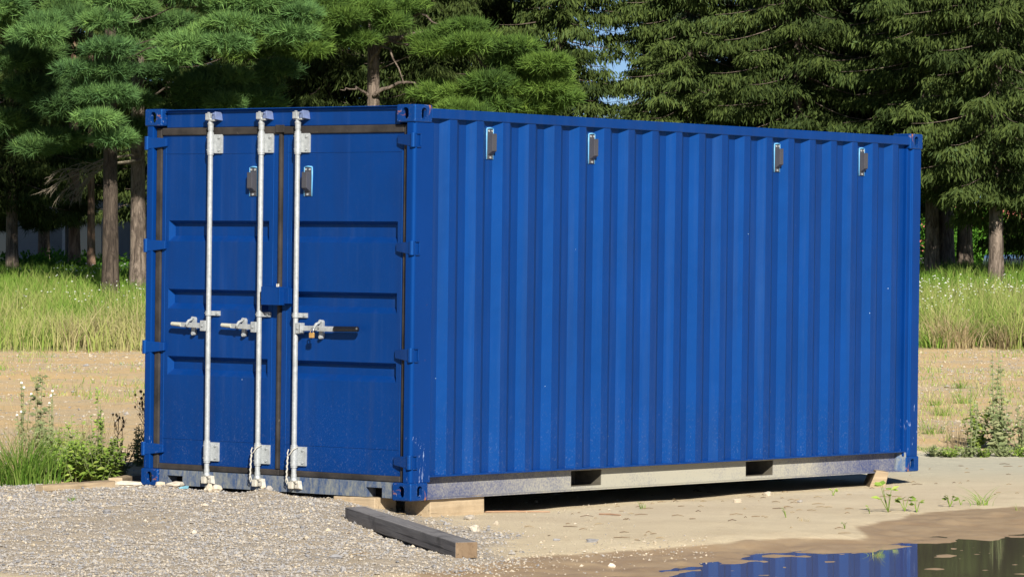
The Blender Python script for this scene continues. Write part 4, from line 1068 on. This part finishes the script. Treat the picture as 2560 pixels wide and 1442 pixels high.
# front row of spruces, left to right
spruce(1,820,80,.4,1.,'drooping spruce filling the gap between the two pine crowns')
spruce(1,1070,78,1.9,.95,'drooping olive spruce just right of the bare pine trunk')
spruce(3,1230,81,3.0,1.,'spruce partly hidden by the right boughs of the middle pine')
spruce(3,1405,77,.9,1.05,'spruce left of the narrow gap of sky')
spruce(3,1725,76,2.2,1.0,'bluish spruce with a pale trunk right of the narrow gap of sky')
spruce(2,1995,74,5.1,.95,'broad spruce behind the right half of the container roof')
spruce(3,1640,90,.6,.95,'small far spruce right of the narrow gap of sky')
spruce(4,1855,77,2.1,1.0,'grey green spruce left of the broad one')
spruce(1,2120,80,.7,1.0,'spruce squeezed between the broad one and the corner one')
spruce(0,2210,75,3.4,1.,'spruce rising behind the far top corner of the container')
spruce(2,2330,72,4.2,1.,'spruce with a pale trunk just right of the container')
spruce(0,2490,70,1.2,1.02,'nearest spruce at the right edge of the photo')
spruce(1,2620,73,2.8,1.,'spruce cut by the right edge of the photo')
spruce(0,30,77,.2,.9,'small spruce at the left edge of the photo')
spruce(2,2365,79,2.5,1.2,'dark trunked spruce behind the pale trunk at right')
spruce(2,2412,82,.6,1.2,'slim dark trunked spruce between the two at right')
# back row
for i,(k,px,Y,rz,l) in enumerate(((0,-60,86,1.,'far spruce leftmost in the back row'),(2,110,87,2.,'far spruce second from left in the back row'),(0,420,86,3.,'far spruce behind the big pine'),(2,600,85,4.,'far spruce left of the drooping one'),(0,720,89,5.,'far spruce behind the gap of the pine crowns'),
   (2,960,87,.5,'far spruce behind the bare pine trunk'),(0,1060,88,1.5,'far spruce right of the bare pine trunk'),(2,1215,88,2.5,'far spruce left of the sky gap'),(2,1960,86,3.5,'far spruce behind the bluish one'),(0,2080,87,4.5,'far spruce behind the broad one'),(2,2230,90,.9,'far spruce behind the container corner'),(2,2720,84,5.5,'far spruce past the right edge'),(2,280,90,.3,'far spruce behind the slim pine'))):
    spruce(k,px,Y,rz,1.0,l,'spruce trees in the dark back row')
# dead boughs low on the big pine
o=at(350,400,68.5)
for (x0,y0,dx,L,l) in ((335,388,-1,1.0,'dead twiggy bough, upper, hanging left of the container'),(340,402,-1,1.25,'dead twiggy bough, lower, hanging left of the container')):
    p=at(x0,y0,68.0); m=dead_spray(p,dx,L); tr=[q for q in COL.objects if q.name=='pine_tree'][0]
    d_=m.build('dead_bough',M['deadwood'],tr); d_.location=-tr.location
# grass and shrubs in the shade under the trees
for (x,Y,rx,rz,n,l) in ((60,79,1.2,.35,1500,'low green shrub under the trees at far left'),(200,82,1.4,.4,1500,'low green shrub behind the slim pine'),(330,76,.7,.35,800,'low green shrub beside the big pine trunk')):
    p=at(x,660,Y); p.z=tz(p.x,Y); bush('shrub',p,rx,rz,n,.09,M['hedge'],l,'shrub','low shrubs under the trees')
# hedge far right
for i,(x,Y,rx,rz,l) in enumerate(((2325,138,1.8,2.9,'sunlit hedge bush nearest the container end'),(2400,140,1.8,2.7,'sunlit hedge bush behind the dark trunks'),(2470,138,1.6,2.4,'sunlit hedge bush below the red roof'),(2550,137,1.8,2.6,'sunlit hedge bush behind the parked car'),(2640,138,1.8,2.8,'sunlit hedge bush past the right edge'))):
    p=at(x,700,Y); p.z=.1; bush('hedge_bush',p,rx*1.25,rz*1.25,9500,.16,M['hedge'],l,'hedge bush','hedge bushes behind the trees')

# ---------------------------------------------------------------- buildings and car
def building(x0,x1,y,z0,h,label):
    t=empty('building',((x0+x1)/2,y,z0)); tag(t,label,'building'); w=(x1-x0)/2; m=MB()
    m.box(-w,w,0,5,0,h); m.build('wall',M['wall'],t)
    MB().hexa([(-w-.4,-.5,h+.003),(w+.4,-.5,h+.003),(w+.4,5.5,h+.003),(-w-.4,5.5,h+.003)],[(-w-.4,-.5,h+.15),(w+.4,-.5,h+.15),(w+.4,2.5,h+1.6),(-w-.4,2.5,h+1.6)]).build('roof',M['roof_felt'],t)
    x=-w+.9
    while x<w-1.2:
        f=MB().box(x,x+1.0,-.03,-.002,.35,1.9).build('window',M['white'],t); MB().box(x+.07,x+.93,-.045,-.031,.42,1.83).build('pane',M['glass'],f); x+=2.1
    for x in (-w+.5,-w+2.6,-w+4.7): MB().box(x,x+.09,-.62,-.53,0,h).build('post',M['wall'],t)
    return t
building(at(-160,600,95).x,at(760,600,95).x,95,.9,3.2,'low grey building with dark windows in shade behind the left trees')
hp=at(2440,600,156)
t=empty('house',(hp.x,156,.6)); tag(t,'house with a red tiled roof just showing through the right trees','house')
MB().box(-3,3,0,6,0,1.3).build('wall',M['wall'],t); MB().hexa([(-3.3,-.3,1.303),(3.3,-.3,1.303),(3.3,6.3,1.303),(-3.3,6.3,1.303)],[(-3.3,2.9,3.2),(3.3,2.9,3.2),(3.3,3.1,3.2),(-3.3,3.1,3.2)]).build('roof',M['redwall'],t)
# parked car behind the meadow crest
Yc=101; cp=at(2552,646,Yc); zc=cp.z-1.36
car=empty('parked_car',(cp.x,Yc,zc)); tag(car,'dark blue car seen from behind, parked beyond the meadow at the right','car')
m=MB(); prof=[(-2.1,.35),(-2.15,.75),(-1.95,.95),(-1.55,1.0),(-.9,1.42),(.6,1.45),(1.45,1.02),(2.1,.85),(2.2,.35)]
m.prism(prof,-.86,.86,'x')
body=m.build('body',M['carpaint'],car,bevel=.07,seg=3)
MB().hexa([(-.70,-1.62-.0,1.0),(.70,-1.62,1.0),(.70,-1.5,1.0),(-.70,-1.5,1.0)],[(-.60,-1.05,1.36),(.60,-1.05,1.36),(.60,-.9,1.34),(-.60,-.9,1.34)]).build('rear_window',M['glass'],car)
for sx in (-1,1):
    MB().box(sx*.80-.08,sx*.80+.08,-2.17,-2.1,.72,.92).build('tail_light',M['redwall'],car,bevel=.01)
    for yy in (-1.35,1.35):
        MB().cyl((sx*.72,yy,.32),(sx*.88,yy,.32),.32,20).build('wheel',M['rubber'],car)
MB().box(-.26,.26,-2.175,-2.16,.55,.66).build('number_plate',M['white'],car)
